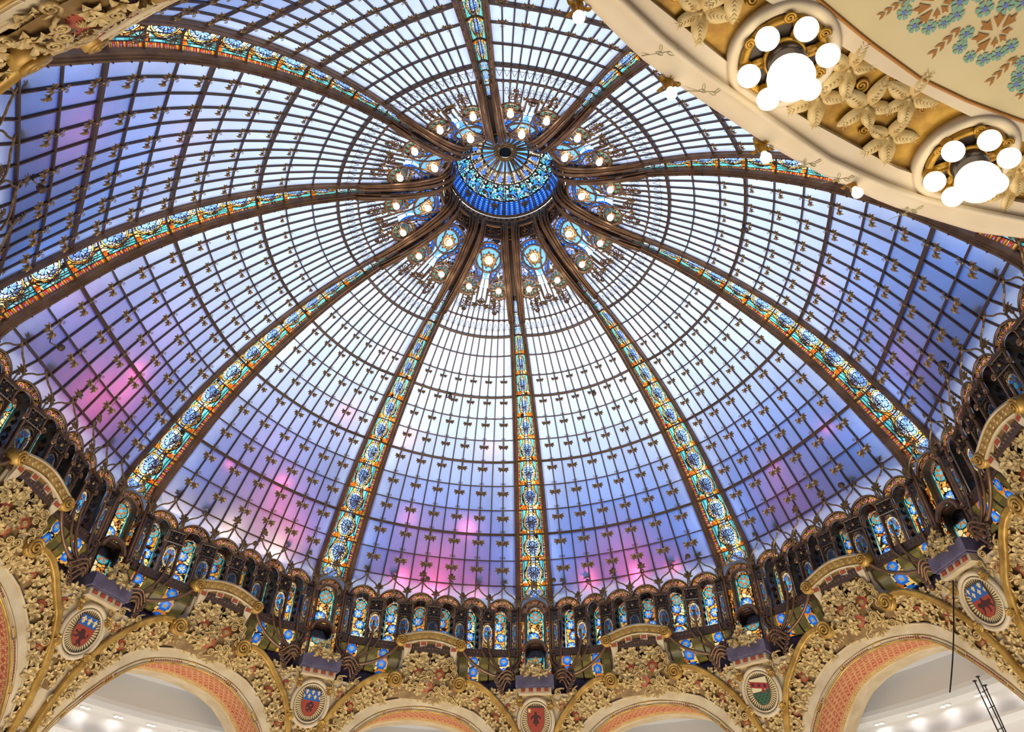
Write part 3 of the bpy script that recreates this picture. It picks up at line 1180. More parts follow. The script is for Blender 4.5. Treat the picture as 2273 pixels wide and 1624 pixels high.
# big lamp of each bay
big = Proto(crown(0, T_BIG, 0.1))
FB = crown_frame(0, T_BIG, 0.02)
big.add('leaf_ring', wreath(9, 0.13, 0.3, 0.16, 0.09, 3).mesh('leaf_ring', M_GILT), FB)
th = np.linspace(0, 2 * PI, 33)[:-1]
rim = MB()
rim.tube(np.stack([0.385 * np.cos(th), 0.385 * np.sin(th), 0 * th + 0.03], -1), 0.030, 6, closed=True)
th2 = np.linspace(PI * 1.15 - PI * 0.3, PI * 2.15 + PI * 0.0, 24)
rim.tube([(0.56 * math.cos(a), 0.56 * math.sin(a), 0.05) for a in np.linspace(PI * 0.90, PI * 2.10, 26)], 0.034, 6)
big.add('rim', rim.mesh('rim', M_BRONZE, True), FB)
for a in (PI * 1.05, PI * 1.32, PI * 1.68, PI * 1.95):
    cl = MB()
    cl.tube([(0.36 * math.cos(a), 0.36 * math.sin(a), 0.05), (0.46 * math.cos(a), 0.46 * math.sin(a), 0.10), (0.58 * math.cos(a), 0.58 * math.sin(a), 0.06)], 0.026, 5)
    leaf_fan(cl, (0.47 * math.cos(a), 0.47 * math.sin(a), 0.1), a, 2, 2.4, 0.14, 0.08, 0.2)
    big.add('clamp', cl.mesh('clamp', M_GILT), FB)
big.add('lamp_socket', MB().lathe([(0.10, 0.0), (0.10, 0.05), (0.05, 0.07)], 10).mesh('lamp_socket', M_BRONZE), FB)
big.add('bulb', ME_BULB, FB @ Matrix.Scale(0.92, 4))

# small lamp with a green glass wreath, and its tendrils
disc = grid_mesh('green_glass', lambda u, v: np.stack([0.25 * v * np.cos(u * PI), 0.25 * v * np.sin(u * PI), 0 * u], -1),
                 lambda u, v: np.where(((np.abs((u * 6) % 1 - 0.5) > 0.42) | (v < 0.35) | (v > 0.94))[:, None], LEAD, lin(120, 190, 150)), 60, 12, M_STAIN, v0=0.0, v1=1.0)


def small_lamp(sx):
    p = Proto(crown(sx * X_SM, T_SM, 0.1))
    FS = crown_frame(sx * X_SM, T_SM, 0.03)
    p.add('green_glass', disc, FS)
    w = MB()
    th_ = np.linspace(0, 2 * PI, 25)[:-1]
    w.tube(np.stack([0.265 * np.cos(th_), 0.265 * np.sin(th_), 0 * th_ + 0.02], -1), 0.022, 5, closed=True)
    for i in range(12):
        a = i * PI / 6
        w.tube([(0.11 * math.cos(a), 0.11 * math.sin(a), 0.03), (0.19 * math.cos(a), 0.19 * math.sin(a), 0.05), (0.25 * math.cos(a), 0.25 * math.sin(a), 0.03)], [0.03, 0.016, 0.02], 4)
    w.lathe([(0.12, 0.02), (0.12, 0.06), (0.06, 0.08)], 12)
    p.add('rim', w.mesh('rim', M_BRONZE), FS)
    lw = MB()
    for k, a in enumerate(np.linspace(-0.35, PI + 0.35, 8)):
        leaf_fan(lw, (0.29 * math.cos(a), 0.29 * math.sin(a), 0.04), a + 0.3, 2, 1.5, 0.15, 0.08, 0.2)
    for a in np.linspace(PI + 0.9, 2 * PI - 0.9, 5):
        leaf_fan(lw, (0.31 * math.cos(a), 0.31 * math.sin(a), 0.03), a, 3, 2.0, 0.17, 0.09, 0.2)
    p.add('leaf_wreath', lw.mesh('leaf_wreath', M_GILT), FS)
    for k, (dx, dy, rr_, dr) in enumerate([(-0.05, 0.50, 0.13, 1), (0.10, 0.60, 0.09, -1), (-0.02, 0.78, 0.07, 1)]):
        q, a = spiral_pts(rr_, 1.7, 22, 0.15)
        pts = np.stack([sx * (dx + dr * q[:, 0]), dy + q[:, 1], 0.03 + 0 * a], -1)
        st = np.array([[sx * 0.04, 0.27 + 0.1 * k, 0.03], [sx * (dx + dr * rr_) * 1.0, dy - 0.12, 0.03]])
        p.add('tendril', MB().tube(np.concatenate([st, pts]), 0.018, 4).mesh('tendril', M_BRONZE), FS)
    tl = MB()
    leaf_fan(tl, (sx * 0.12, 0.38, 0.05), PI / 2, 5, 4.2, 0.13, 0.07, 0.2)
    leaf_fan(tl, (sx * -0.1, 0.68, 0.05), PI / 2, 4, 3.6, 0.11, 0.06, 0.2)
    p.add('tendril_leaf', tl.mesh('tendril_leaf', M_GILT), FS)
    # the pipe that swings down from the rib, round the lamp
    pts = []
    for f in np.linspace(0, 1, 18):
        t = -3.9 + (T_SM + 3.9) * f
        xr = rib_rz(t)[0] * HALF * 0.98
        x = xr * (1 - f) ** 1.0 + (X_SM - 0.30) * f - 0.34 * math.sin(f * PI) * f
        pts.append(crown(sx * x, t, 0.10))
    for a in np.linspace(PI, PI * 0.25, 8):
        A = np.array(FS)
        pts.append(A[:3, 3] + A[:3, 0] * (sx * 0.31 * math.cos(a)) + A[:3, 1] * (0.31 * math.sin(a)) + A[:3, 2] * 0.05)
    p.add('pipe', MB().tube(pts, 0.030, 6).mesh('pipe', M_BRONZE, True))
    p.add('bulb', ME_BULB, FS @ Matrix.Scale(0.86, 4))
    return p


small = {sx: small_lamp(sx) for sx in (-1, 1)}

# the lyre-shaped scroll between the two small lamps
scr = Proto(crown(0, T_SCR, 0.1))
for sx in (-1, 1):
    pts = []
    for f in np.linspace(0, 1, 16):
        t = T_BIG + 0.15 + (T_SCR - T_BIG - 0.12) * f
        x = 0.40 * (1 - f) ** 1.3 + 0.07 + 0.10 * f**2.5 - 0.16 * math.sin(f * PI) * (1 - f) * 0.5
        pts.append(crown(sx * x, t, 0.07))
    A = np.array(crown_frame(0, T_SCR, 0.05))
    for a in np.linspace(0.1, PI / 2, 5):
        pts.append(A[:3, 3] + A[:3, 0] * (sx * 0.16 * math.cos(a)) + A[:3, 1] * (0.02 + 0.15 * math.sin(a)) + A[:3, 2] * 0.03)
    scr.add('pipe', MB().tube(pts, 0.026, 6).mesh('pipe', M_BRONZE, True))
q, a = spiral_pts(0.115, 2.2, 34, 0.1)
vol = MB().tube(np.stack([q[:, 0], q[:, 1], 0.03 + 0.09 * (a / a[-1])], -1), 0.022, 5)
scr.add('volute', vol.mesh('volute', M_BRONZE, True), crown_frame(0, T_SCR, 0.04))
lv = MB()
for sx in (-1, 1):
    leaf_fan(lv, (sx * 0.17, 0.12, 0.04), PI / 2 - sx * 0.5, 4, 2.4, 0.17, 0.09, 0.2)
scr.add('scroll_leaf', lv.mesh('scroll_leaf', M_GILT), crown_frame(0, T_SCR, 0.05))

BAYNAME = ['just right of the upright lower rib', 'two bays right of the upright lower rib', 'facing right under the balcony rib', 'at upper right towards the globe lamps',
           'just right of the rib at the top', 'just left of the rib at the top', 'at the upper left of the crown', 'at the far left of the crown',
           'at the lower left of the crown', 'just left of the upright lower rib']
for b in range(10):
    az = PHI0 + R(36 * b + 18)
    big.place('rosette_lamp', az, 'large blue rosette lamp, ' + BAYNAME[b], 'lamp', 'big rosette lamps around the cupola')
    for sx in (-1, 1):
        small[sx].place('wreath_lamp', az, ('clockwise' if sx < 0 else 'anticlockwise') + ' green wreathed lamp of the pair ' + BAYNAME[b], 'lamp', 'small wreathed lamps around the cupola')
    scr.place('lyre_scroll', az, 'bronze lyre scroll between green lamps ' + BAYNAME[b], 'ornament', 'lyre scrolls around the cupola')

# ring under the cupola
ring = Proto((0, 1.75, 18.6))
rg = MB()
th = np.linspace(0, 2 * PI, 97)[:-1]
for r_, z_, rd in ((1.74, 18.58, 0.06), (1.70, 18.80, 0.035), (1.72, 19.12, 0.05), (1.86, 18.12, 0.04)):
    rg.tube(np.stack([r_ * np.sin(th), r_ * np.cos(th), 0 * th + z_], -1), rd, 6, closed=True)
ring.add('rim', rg.mesh('rim', M_BRONZE, True))


def lathe_z(prof, n=96):
    return MB().lathe(prof, n)


band = MB()
prof = [(1.80, 18.05), (1.80, 18.55), (1.78, 18.8), (1.80, 19.14)]
for i in range(len(prof) - 1):
    th = np.linspace(0, 2 * PI, 73)
    V, F = [], []
    for j in range(73):
        V += [(prof[i][0] * math.sin(th[j]), prof[i][0] * math.cos(th[j]), prof[i][1]), (prof[i + 1][0] * math.sin(th[j]), prof[i + 1][0] * math.cos(th[j]), prof[i + 1][1])]
    F = [(2 * j, 2 * j + 2, 2 * j + 3, 2 * j + 1) for j in range(72)]
    band.add(V, F)
ring.add('lattice_band', band.mesh('lattice_band', M_IRON))
st = MB()
for zz, n_ in ((18.88, 60), (19.02, 60), (18.42, 40), (18.25, 40)):
    for i in range(n_):
        a = 2 * PI * (i + 0.5) / n_
        rr_ = 0.045 if zz < 18.5 else 0.028
        st.lathe([(rr_, 0.0), (rr_, 0.04), (0.0, 0.07)], 6, frame_M(P3(a, 1.79, zz), (math.cos(a), -math.sin(a), 0), (0, 0, 1), (-math.sin(a), -math.cos(a), 0)))
        if zz < 18.5 and i % 2 == 0:
            st.tube([np.array(P3(a + 0.07 * math.cos(q_), 1.77, zz + 0.12 * math.sin(q_))) for q_ in np.linspace(0, 2 * PI, 10)[:-1]], 0.018, 4, closed=True)
ring.add('stud', st.mesh('stud', M_BRONZE), kind='stuff')
fm = MB()
for k in range(5):
    leaf_fan(fm, (0, 0, 0.02), k * 2 * PI / 5 + 0.3, 1, 0, 0.17, 0.13, 0.15)
fm.lathe([(0.035, 0.02), (0.035, 0.05), (0.0, 0.07)], 8)
ME_FLOWER = fm.mesh('flower', M_GILT)
for b in range(10):
    for sx in (-1, 1):
        a = PHI0 + R(36 * b + sx * 5.2)
        ring.add('flower', ME_FLOWER, frame_M(P3(a, 1.66, 18.60), (math.cos(a), -math.sin(a), 0), (0, 0, 1), (-math.sin(a), -math.cos(a), 0)))
ring.place('crown_ring', 0, 'dark bronze ring with gilt flowers under the blue cupola', 'ring')

# cupola
CZ, CR, CH = 19.12, 1.74, 1.13
cup_pt = lambda a, e, o=0.0: np.stack([(CR - o) * np.cos(e) * np.sin(a), (CR - o) * np.cos(e) * np.cos(a), CZ + (CH - o) * np.sin(e)], -1)


def cup_col(u, v):
    """u along 1/20 of the cupola, v from the rim to the eye"""
    y = v * 10
    x = u
    lat = np.hypot((x * 1.5 + 0.5) % 1 - 0.5, (y * 2.2) % 1 - 0.5)
    col = np.where((lat < 0.40)[:, None], lin(44, 116, 220), lin(20, 60, 150))
    put(col, lat < 0.13, lin(150, 200, 250))
    put(col, np.abs(lat - 0.42) < 0.05, LEAD)
    m1 = (v > 0.36) & (v < 0.62)
    c1 = cells(x * 1.2, y, 80, 501, pal((70, 190, 200), (160, 226, 226), (216, 236, 230), (50, 140, 190)), 0.07, (-1.2, 1.2, 3, 7))
    col[m1] = c1[m1]
    arc = np.abs(np.hypot(x, (v - 0.36) * 7) - 0.9) < 0.08
    put(col, m1 & arc, lin(60, 130, 220))
    m2 = (v >= 0.62) & (v < 0.80)
    c2 = cells(x * 1.2, y, 60, 502, pal((214, 206, 190), (190, 176, 156), (226, 214, 150), (170, 160, 150)), 0.06, (-1.2, 1.2, 6, 8.5))
    col[m2] = c2[m2]
    put(col, m2 & (np.hypot(x, (v - 0.70) * 7) < 0.42), lin(60, 110, 200))
    m3 = v >= 0.80
    c3 = np.where(((np.floor(u * 1.5 + 0.5) % 2) == 0)[:, None], lin(44, 100, 226), lin(100, 170, 226))
    col[m3] = c3[m3]
    put(col, (np.abs(v - 0.36) < 0.012) | (np.abs(v - 0.62) < 0.010) | (np.abs(v - 0.80) < 0.010), LEAD)
    return col


cup = Proto((0, 0, CZ))
E1 = 1.42
ME_CP = grid_mesh('mosaic_pane', lambda u, v: cup_pt(u * PI / 20, v * E1), cup_col, 20, 90, M_STAIN, v0=0.0, v1=1.0)
for k in range(20):
    az = R(18 * k + 9)
    cup.add('mosaic_pane', ME_CP, Matrix.Rotation(-az, 4, 'Z'))
    a = R(18 * k)
    for da, rd in ((-0.025, 0.016), (0.025, 0.016)) if k % 2 == 0 else ((0, 0.016),):
        cup.add('cupola_rib', MB().tube([cup_pt(a + da * math.cos(e) ** 0.3, e, 0.03) for e in np.linspace(0, E1, 16)], rd, 4).mesh('cupola_rib', M_BRONZE))
ME_CB = MB()
for k in range(20):
    a = R(18 * k)
    p0, p1 = cup_pt(a, 1.36, 0.07), cup_pt(a, 0.86, 0.07)
for k in range(24):
    a = R(15 * k)
    pts = [cup_pt(a, e, 0.06 + 0.03 * math.sin((1.40 - e) * 5)) for e in np.linspace(1.40, 0.98 if k % 2 else 0.90, 5)]
    cup.add('sun_ray', MB().tube(pts, [0.020, 0.040, 0.036, 0.026, 0.012], 5).mesh('sun_ray', M_GILT))
eye = MB()
th = np.linspace(0, 2 * PI, 33)[:-1]
for r_, rd, dz in ((0.215, 0.030, -0.06), (0.27, 0.028, -0.04), (0.325, 0.035, -0.03)):
    eye.tube(np.stack([r_ * np.cos(th), r_ * np.sin(th), 0 * th + CZ + CH + dz - 0.03], -1), rd, 6, closed=True)
for k in range(24):
    a = R(15 * k)
    eye.lathe([(0.035, 0.0), (0.035, -0.03), (0.0, -0.05)], 6, Matrix.Translation((0.37 * math.cos(a), 0.37 * math.sin(a), CZ + CH - 0.06)))
cup.add('eye_ring', eye.mesh('eye_ring', M_GILT, True))
M_DARKGLASS = mat_principled('dark_glass', (0.01, 0.015, 0.03), 0.1)
cup.add('eye_glass', MB().lathe([(0.22, CZ + CH - 0.02), (0.22, CZ + CH)], 24).mesh('eye_glass', M_DARKGLASS))
for k in range(10):
    a = R(36 * k) + PHI0
    fs = MB()
    o = cup_pt(a, 0.62, 0.06)
    n_ = unit(-cup_pt(a, 0.62) + np.array([0, 0, CZ]))
    x = np.array([math.cos(a), -math.sin(a), 0])
    y = np.cross(n_, x)
    for q_ in range(6):
        leaf_fan(fs, o, q_ * PI / 3, 2, 0.7, 0.13, 0.07, 0.2, x, y, n_)
    fs.lathe([(0.05, 0.0), (0.05, 0.04), (0.0, 0.07)], 8, frame_M(o, x, y, n_))
    for sg in (-1, 1):
        fs.tube([cup_pt(a + sg * R(18) * f, 0.62 - 0.42 * f + 0.1 * math.sin(f * PI), 0.05) for f in np.linspace(0, 1, 7)], 0.012, 4)
    cup.add('garland_flower', fs.mesh('garland_flower', M_GILT))
    a2 = a + R(18)
    gb = MB()
    o = cup_pt(a2, 0.30, 0.06)
    x2 = np.array([math.cos(a2), -math.sin(a2), 0])
    n2 = unit(-cup_pt(a2, 0.30) + np.array([0, 0, CZ]))
    y2 = np.cross(n2, x2)
    leaf_fan(gb, o, PI / 2, 7, 4.6, 0.19, 0.08, 0.2, x2, y2, n2)
    leaf_fan(gb, o - y2 * 0.05, -PI / 2, 3, 1.0, 0.13, 0.07, 0.2, x2, y2, n2)
    cup.add('garland_leaf', gb.mesh('garland_leaf', M_GILT))
cup.place('lantern_cupola', 0, 'small blue mosaic glass cupola with a round eye at the dome top', 'cupola')
# ------------------------------------------------------------------ the arcade of little arches round the foot of the dome
R_AR = 10.52
KU = lambda k: (k - 6) / 6 * HALF


def plan(u, dz=0.0, out=0.0):
    """point on the arcade's front at angle u: out = metres into the room, the bay's middle lies a little lower"""
    def at(u):
        s = u / HALF
        r = float(drum_r(s))
        return np.array([r * math.sin(u), r * math.cos(u), dz - 0.20 * float(drum_bow(s))])
    a, b = at(u - 0.004), at(u + 0.004)
    t_ = unit((b - a) * np.array([1, 1, 0]))
    n_ = np.array([t_[1], -t_[0], 0])
    if n_ @ at(u) > 0:
        n_ = -n_
    return at(u) + n_ * out, t_, n_


def drum_frame(u):
    o, t_, n_ = plan(u)
    return frame_M(o, t_, (0, 0, 1), n_)


M_FIL = mat_principled('black_filigree', (0.055, 0.040, 0.034), 0.28, 0.6)
arc = Proto(P3(0, R_AR, 9.3))
H_N = 0.205
ME_NICHE = [light_mesh('niche_light', H_N, 8.72, ZA - 0.02, niche_col((ZA - 0.02 + H_N - 8.72) / 2 / H_N, 330 + k), 24, 84, -0.40) for k in range(3)]
ME_AG = [arch_band('arch_glass', 0.225, 0.425, ZA, 0.02, arch_col(5 + k % 2, 340 + k), 66, 14) for k in range(3)]
mm = MB()
mm.tube(arc_pts(0.435, ZA, 0.05), 0.024, 6)
mm.tube(arc_pts(0.222, ZA, 0.04), 0.024, 6)
ME_AM = mm.mesh('arch_moulding', M_BRONZE, True)
og2 = MB()
ogee(og2, 0.455, ZA + 0.12, 10.70, 0.26, 0.022)
ME_OG = og2.mesh('finial', M_GILT)
rv = MB()
fr_ = []
for x, y in [(-0.215, 8.72), (-0.215, ZA)] + [(-0.215 * math.cos(a), ZA + 0.215 * math.sin(a)) for a in np.linspace(0.2, PI - 0.2, 8)] + [(0.215, ZA), (0.215, 8.72)]:
    fr_.append((x, y))
V = [(x, y, 0.0) for x, y in fr_] + [(x, y, -0.42) for x, y in fr_]
n_ = len(fr_)
rv.add(V, [(i, i + 1, n_ + i + 1, n_ + i) for i in range(n_ - 1)])
for sx in (-1, 1):                      # filigree on the cheeks of the niche
    for j in range(5):
        q, a = spiral_pts(0.085, 1.3, 12, 0.2)
        rv.tube(np.stack([0 * a + sx * 0.205, 8.88 + 0.2 * j + q[:, 0], -0.2 + q[:, 1] * (1 if j % 2 else -1)], -1), 0.014, 4)
ME_RV = rv.mesh('niche_cheeks', M_FIL)

def orange_pos(u, v):
    a = PI * (0.18 + 0.64 * (u + 1) / 2)
    return np.stack([-0.212 * np.cos(a), ZA + 0.212 * np.sin(a), -0.40 + 0.39 * v], -1)


ME_SO = grid_mesh('orange_light', orange_pos, lambda u, v: np.where(((np.abs((v * 4) % 1 - 0.5) > 0.42))[:, None], LEAD, np.where((np.floor(v * 4) % 2 == 0)[:, None], lin(240, 130, 24), lin(206, 74, 10))), 8, 24, M_STAIN, v0=0.0, v1=1.0)
HM = 0.165
ME_MD = [light_mesh('medallion_light', HM, 8.74, 9.34, medal_col(360 + k), 30, 68, 0.02) for k in range(3)]
bp = MB()
bp.box((0, 9.72, 0.04), 0.40, 0.30, 0.05)
bp.tube([(-0.2, 9.56, 0.08), (0.2, 9.56, 0.08), (0.2, 9.88, 0.08), (-0.2, 9.88, 0.08)], 0.018, 4, closed=True)
for k in range(8):
    a = k * PI / 4
    leaf_fan(bp, (0.06 * math.cos(a), 9.72 + 0.06 * math.sin(a), 0.08), a, 1, 0, 0.11, 0.06, 0.25)
for sx in (-1, 1):
    for sy in (-1, 1):
        q, a = spiral_pts(0.05, 1.2, 9, 0.3)
        bp.tube(q + np.array([sx * 0.13, 9.72 + sy * 0.10, 0.08]), 0.012, 4)
ME_BP = bp.mesh('filigree_plate', M_FIL)
ME_BS = MB().lathe([(0.05, 0.07), (0.045, 0.11), (0.0, 0.13)], 10, Matrix.Translation((0, 9.72, 0))).mesh('boss', M_GILT, True)
pf = MB()
pf.box((0, 8.66, 0.0), 0.46, 0.13, 0.10)
pf.box((-0.195, 9.14, 0.0), 0.06, 0.86, 0.08)
pf.box((0.195, 9.14, 0.0), 0.06, 0.86, 0.08)
pf.box((0, 9.91, 0.06), 0.50, 0.05, 0.14)
for x in (-0.17, -0.10, 0.10, 0.17):
    pf.lathe([(0.022, 0.03), (0.022, 0.05), (0.0, 0.065)], 6, Matrix.Translation((x, 9.53, 0)))
for sx in (-1, 1):                      # spandrels over the round head
    a = np.linspace(0, PI / 2, 6)
    V = [(sx * 0.17, 9.56, 0.02)] + [(sx * HM * math.cos(x), 9.34 + HM * math.sin(x), 0.02) for x in a] + [(0, 9.56, 0.02)]
    pf.add(V, [tuple(range(len(V)))])
pf.tube(arc_pts(HM + 0.01, 9.34, 0.045, 12), 0.014, 4)
ME_PF = pf.mesh('pier_frame', M_IRON)


def post_mesh(sx, foot):
    mb = MB()
    mb.tube([(sx * 0.215, foot, 0.06), (sx * 0.215, 9.55, 0.06)], 0.026, 6)
    q, a = spiral_pts(0.075, 1.4, 14, 0.2)
    mb.tube([(sx * (0.215 + 0.05 - p_[0] * 0.9 + 0.0), 9.60 + p_[1], 0.10) for p_ in q], 0.024, 5)
    mb.tube([(sx * 0.215, 9.6, 0.06), (sx * 0.215, 9.92, 0.06)], 0.034, 6)
    mb.box((sx * 0.215, 9.93, 0.08), 0.11, 0.05, 0.11)
    return mb.mesh('post', M_BRONZE)


ME_PO = {sx: post_mesh(sx, 8.7) for sx in (-1, 1)}
lf = MB()
leaf_fan(lf, (0, 10.20, 0.12), PI / 2, 5, 2.6, 0.22, 0.09, 0.25)
lf.lathe([(0.035, 0.08), (0.035, 0.13), (0.0, 0.15)], 8, Matrix.Translation((0, 10.16, 0)))
lf.tube([(0, 9.95, 0.08), (0, 10.2, 0.10)], 0.02, 5)
ME_LF = lf.mesh('leaf_finial', M_GILT)
for k in range(1, 12, 2):
    M_ = drum_frame(KU(k))
    i3 = (k // 2) % 3
    arc.add('niche_light', ME_NICHE[i3], M_)
    arc.add('niche_cheeks', ME_RV, M_)
    arc.add('orange_light', ME_SO, M_)
    arc.add('arch_glass', ME_AG[(k // 2 + 1) % 3], M_)
    arc.add('arch_moulding', ME_AM, M_)
    arc.add('finial', ME_OG, M_)
for k in range(2, 11, 2):
    M_ = drum_frame(KU(k))
    i3 = (k // 2) % 3
    a = arc.add('pier_frame', ME_PF, M_)
    arc.add('medallion_light', ME_MD[i3], M_, a)
    b = arc.add('filigree_plate', ME_BP, M_, a)
    arc.add('boss', ME_BS, M_, a)
    for sx in (-1, 1):
        arc.add('post', ME_PO[sx], M_, a)
    arc.add('leaf_finial', ME_LF, M_)
for k, sx in ((0, 1), (12, -1)):
    M_ = drum_frame(KU(k) - sx * 0.006)
    e = MB()
    e.box((sx * 0.10, 9.72, 0.04), 0.20, 0.30, 0.05)
    e.lathe([(0.05, 0.07), (0.0, 0.11)], 8, Matrix.Translation((sx * 0.10, 9.72, 0)))
    e.box((sx * 0.10, 8.66, 0.0), 0.23, 0.13, 0.10)
    e.box((sx * 0.10, 9.91, 0.06), 0.24, 0.05, 0.14)
    a = arc.add('half_pier', e.mesh('half_pier', M_FIL), M_)
    arc.add('half_light', grid_mesh('half_light', lambda u, v: np.stack([sx * (0.09 + 0.08 * u), 8.74 + 0.8 * v, 0 * u + 0.02], -1), medal_col(370), 16, 60, M_STAIN, v0=0.0, v1=1.0), M_, a)
    arc.add('post', ME_PO[sx], M_, a)
# studded band
bd = MB()
fr = [(plan(u, 8.58, 0.03)[0], -plan(u)[2], np.array([0, 0, 1.0])) for u in np.linspace(-HALF, HALF, 25)]
bd.sweep(fr, [(-0.06, -0.10), (0.06, -0.10), (0.06, 0.10), (-0.06, 0.10)])
arc.add('studded_band', bd.mesh('studded_band', M_IRON))
sd = MB()
for u in np.linspace(-HALF * 0.98, HALF * 0.98, 46):
    sd.lathe([(0.032, 0.0), (0.025, 0.025), (0.0, 0.035)], 6, frame_M(plan(u, 8.59, 0.09)[0], plan(u)[1], (0, 0, 1), plan(u)[2]))
arc.add('stud', sd.mesh('stud', M_BRONZE), kind='stuff')
# glazed apron curving out under the band
AP = np.array([(10.50, 8.50), (10.56, 8.25), (10.72, 8.02), (11.0, 7.85), (11.5, 7.72)])


def apron_rz(v):
    x = v * (len(AP) - 1)
    i = np.clip(np.floor(x).astype(int), 0, len(AP) - 2)
    f = x - i
    return AP[i, 0] + (AP[i + 1, 0] - AP[i, 0]) * f, AP[i, 1] + (AP[i + 1, 1] - AP[i, 1]) * f


def apron_col(u, v):
    k = (u + 1) * 6
    col = np.where(((np.floor(k * 2) + np.floor(v * 9)) % 3 == 0)[:, None], lin(120, 104, 50), lin(92, 84, 48))
    fx = (k % 2) - 1
    st_ = np.abs(fx) < 0.36
    col[st_] = cells(k, v * 6, 200, 380, AMBER, 0.06, (0, 12, 0, 6))[st_]
    dx = fx / 0.36
    yy = (v * 3.4) % 1 - 0.5
    d = np.hypot(dx, yy * 2.0)
    put(col, st_ & (d < 0.85), lin(40, 110, 220))
    put(col, st_ & (d < 0.5), lin(90, 170, 250))
    put(col, st_ & (d < 0.2), lin(226, 150, 40))
    put(col, (np.abs((k * 2) % 1 - 0.5) > 0.46) | (np.abs((v * 9) % 1 - 0.5) > 0.45), LEAD)
    return col


def apron_pos(u, v):
    r, z = apron_rz(v)
    a = u * HALF * 1.04
    b = drum_bow(u)
    r = r - 0.55 * b
    return np.stack([r * np.sin(a), r * np.cos(a), z - 0.2 * b], -1)


arc.add('apron_glass', grid_mesh('apron_glass', apron_pos, apron_col, 168, 36, M_STAIN, v0=0.0, v1=1.0))
for k in range(0, 13, 2):
    arc.add('apron_bar', MB().tube([apron_pos(np.array([KU(k) / HALF]), np.array([v]))[0] * np.array([0.995, 0.995, 1]) for v in np.linspace(0, 1, 8)], 0.022, 5).mesh('apron_bar', M_IRON))
# stems: from the piers they sweep down and gather beside each rib
for sd_ in (-1, 1):
    for n_, k in enumerate((2, 4) if sd_ < 0 else (10, 8)):
        u0 = KU(k) + (0.014 if sd_ < 0 else -0.014) * (1 if k == 6 else 0)
        u1 = sd_ * R(14.6)
        for j, dx in enumerate((0.0,) if k != 6 else (0.0,)):
            pts = [plan(u0, z_, 0.12)[0] for z_ in (9.2, 9.0, 8.85)]
            for f in np.linspace(0.06, 1, 16):
                u = u0 + (u1 - u0) * (1 - math.cos(f * PI / 2)) ** 0.95
                z_ = 8.82 - (8.82 - 7.80 + 0.04 * n_) * math.sin(f * PI / 2) ** 1.15
                pts.append(plan(u, z_, 0.14 + 0.12 * f)[0])
            arc.add('stem', MB().tube(pts, np.linspace(0.036, 0.050, len(pts)), 6).mesh('stem', M_BRONZE, True))
    # stems from the posts in between, thinner
    for n_, k in enumerate((1, 3) if sd_ < 0 else (11, 9)):
        u0 = KU(k) + sd_ * 0.0
        u1 = sd_ * R(14.9)
        pts = [plan(u0 + sd_ * 0.021, z_, 0.10)[0] for z_ in (9.0, 8.85)]
        for f in np.linspace(0.06, 1, 14):
            ua = u0 + sd_ * 0.021
            u = ua + (u1 - ua) * (1 - math.cos(f * PI / 2)) ** 0.95
            z_ = 8.80 - (8.80 - 7.86 + 0.03 * n_) * math.sin(f * PI / 2) ** 1.15
            pts.append(plan(u, z_, 0.12 + 0.10 * f)[0])
        arc.add('stem', MB().tube(pts, 0.030, 6).mesh('stem', M_BRONZE, True))
    # the curling ends
    for n_ in range(4):
        q, a = spiral_pts(0.07, 1.2, 10, 0.3)
        u1 = 14.5 - 0.2 * n_
        pts = []
        for f in np.linspace(0, 1, 8):
            u = sd_ * R(u1 - (2.9 - 0.55 * n_) * f)
            pts.append(np.array(P3(u, 10.16 - 0.10 * math.sin(f * PI), 7.86 - 0.09 * n_ - 0.02 * n_ * f + 0.10 * math.sin(f * PI) - 0.12 * f * f)))
        u = sd_ * R(u1 - (2.9 - 0.55 * n_))
        tgx = np.array([math.cos(u), -math.sin(u), 0]) * -sd_
        for p_ in q:
            pts.append(pts[7] + tgx * (0.02 + (p_[1])) * 0.8 + np.array([0, 0, p_[0] - 0.07]))
        arc.add('curl', MB().tube(pts, 0.028, 5).mesh('curl', M_BRONZE, True))
ARC_LABEL = {0: 'right of the upright rib above the red lily shield', 1: 'above the carved bracket of the right gallery arch', 2: 'at the far right edge of the picture',
             9: 'left of the upright rib, under the pink glow', 8: 'above the bracket of the lower left gallery arch', 7: 'at the far left, above the left edge bracket', 6: 'at the upper left, mostly behind the picture edge'}
for b in (0, 1, 2, 9, 8, 7, 6):
    arc.place('arcade_screen', PHI0 + R(36 * b + 18), 'stained glass arcade in dark iron ' + ARC_LABEL[b], 'arcade', 'arcade screens at the foot of the dome')
# ------------------------------------------------------------------ carved plaster arches under the drum
M_CREAM = mat_principled('cream_plaster', tuple(lin(216, 200, 168)), 0.7, 0, noise=tuple(lin(196, 176, 140)), nscale=2.5)
M_FOIL = mat_principled('gilded_plaster', tuple(lin(218, 194, 136)), 0.5, 0.1, noise=tuple(lin(172, 138, 80)), nscale=4)
M_GROUND = mat_principled('brown_ground', tuple(lin(150, 118, 68)), 0.6, 0.1, noise=tuple(lin(116, 88, 48)), nscale=5)
M_GOLD = mat_principled('old_gold', tuple(lin(206, 166, 84)), 0.42, 0.3, noise=tuple(lin(160, 120, 54)), nscale=4)
M_RED = mat_principled('red_ochre', tuple(lin(166, 78, 50)), 0.6)
M_PLUM = mat_principled('violet_grey_plaster', tuple(lin(118, 110, 132)), 0.8, 0, noise=tuple(lin(90, 82, 104)), nscale=3)
M_PAINT = mat_principled('painted_plaster', (1, 1, 1), 0.65, attr=True)


def cone_r(z):
    return 10.44 - 0.30 * (z - 6.67)


LEAN = 1.0                             # the arches lean, the piers between them do not


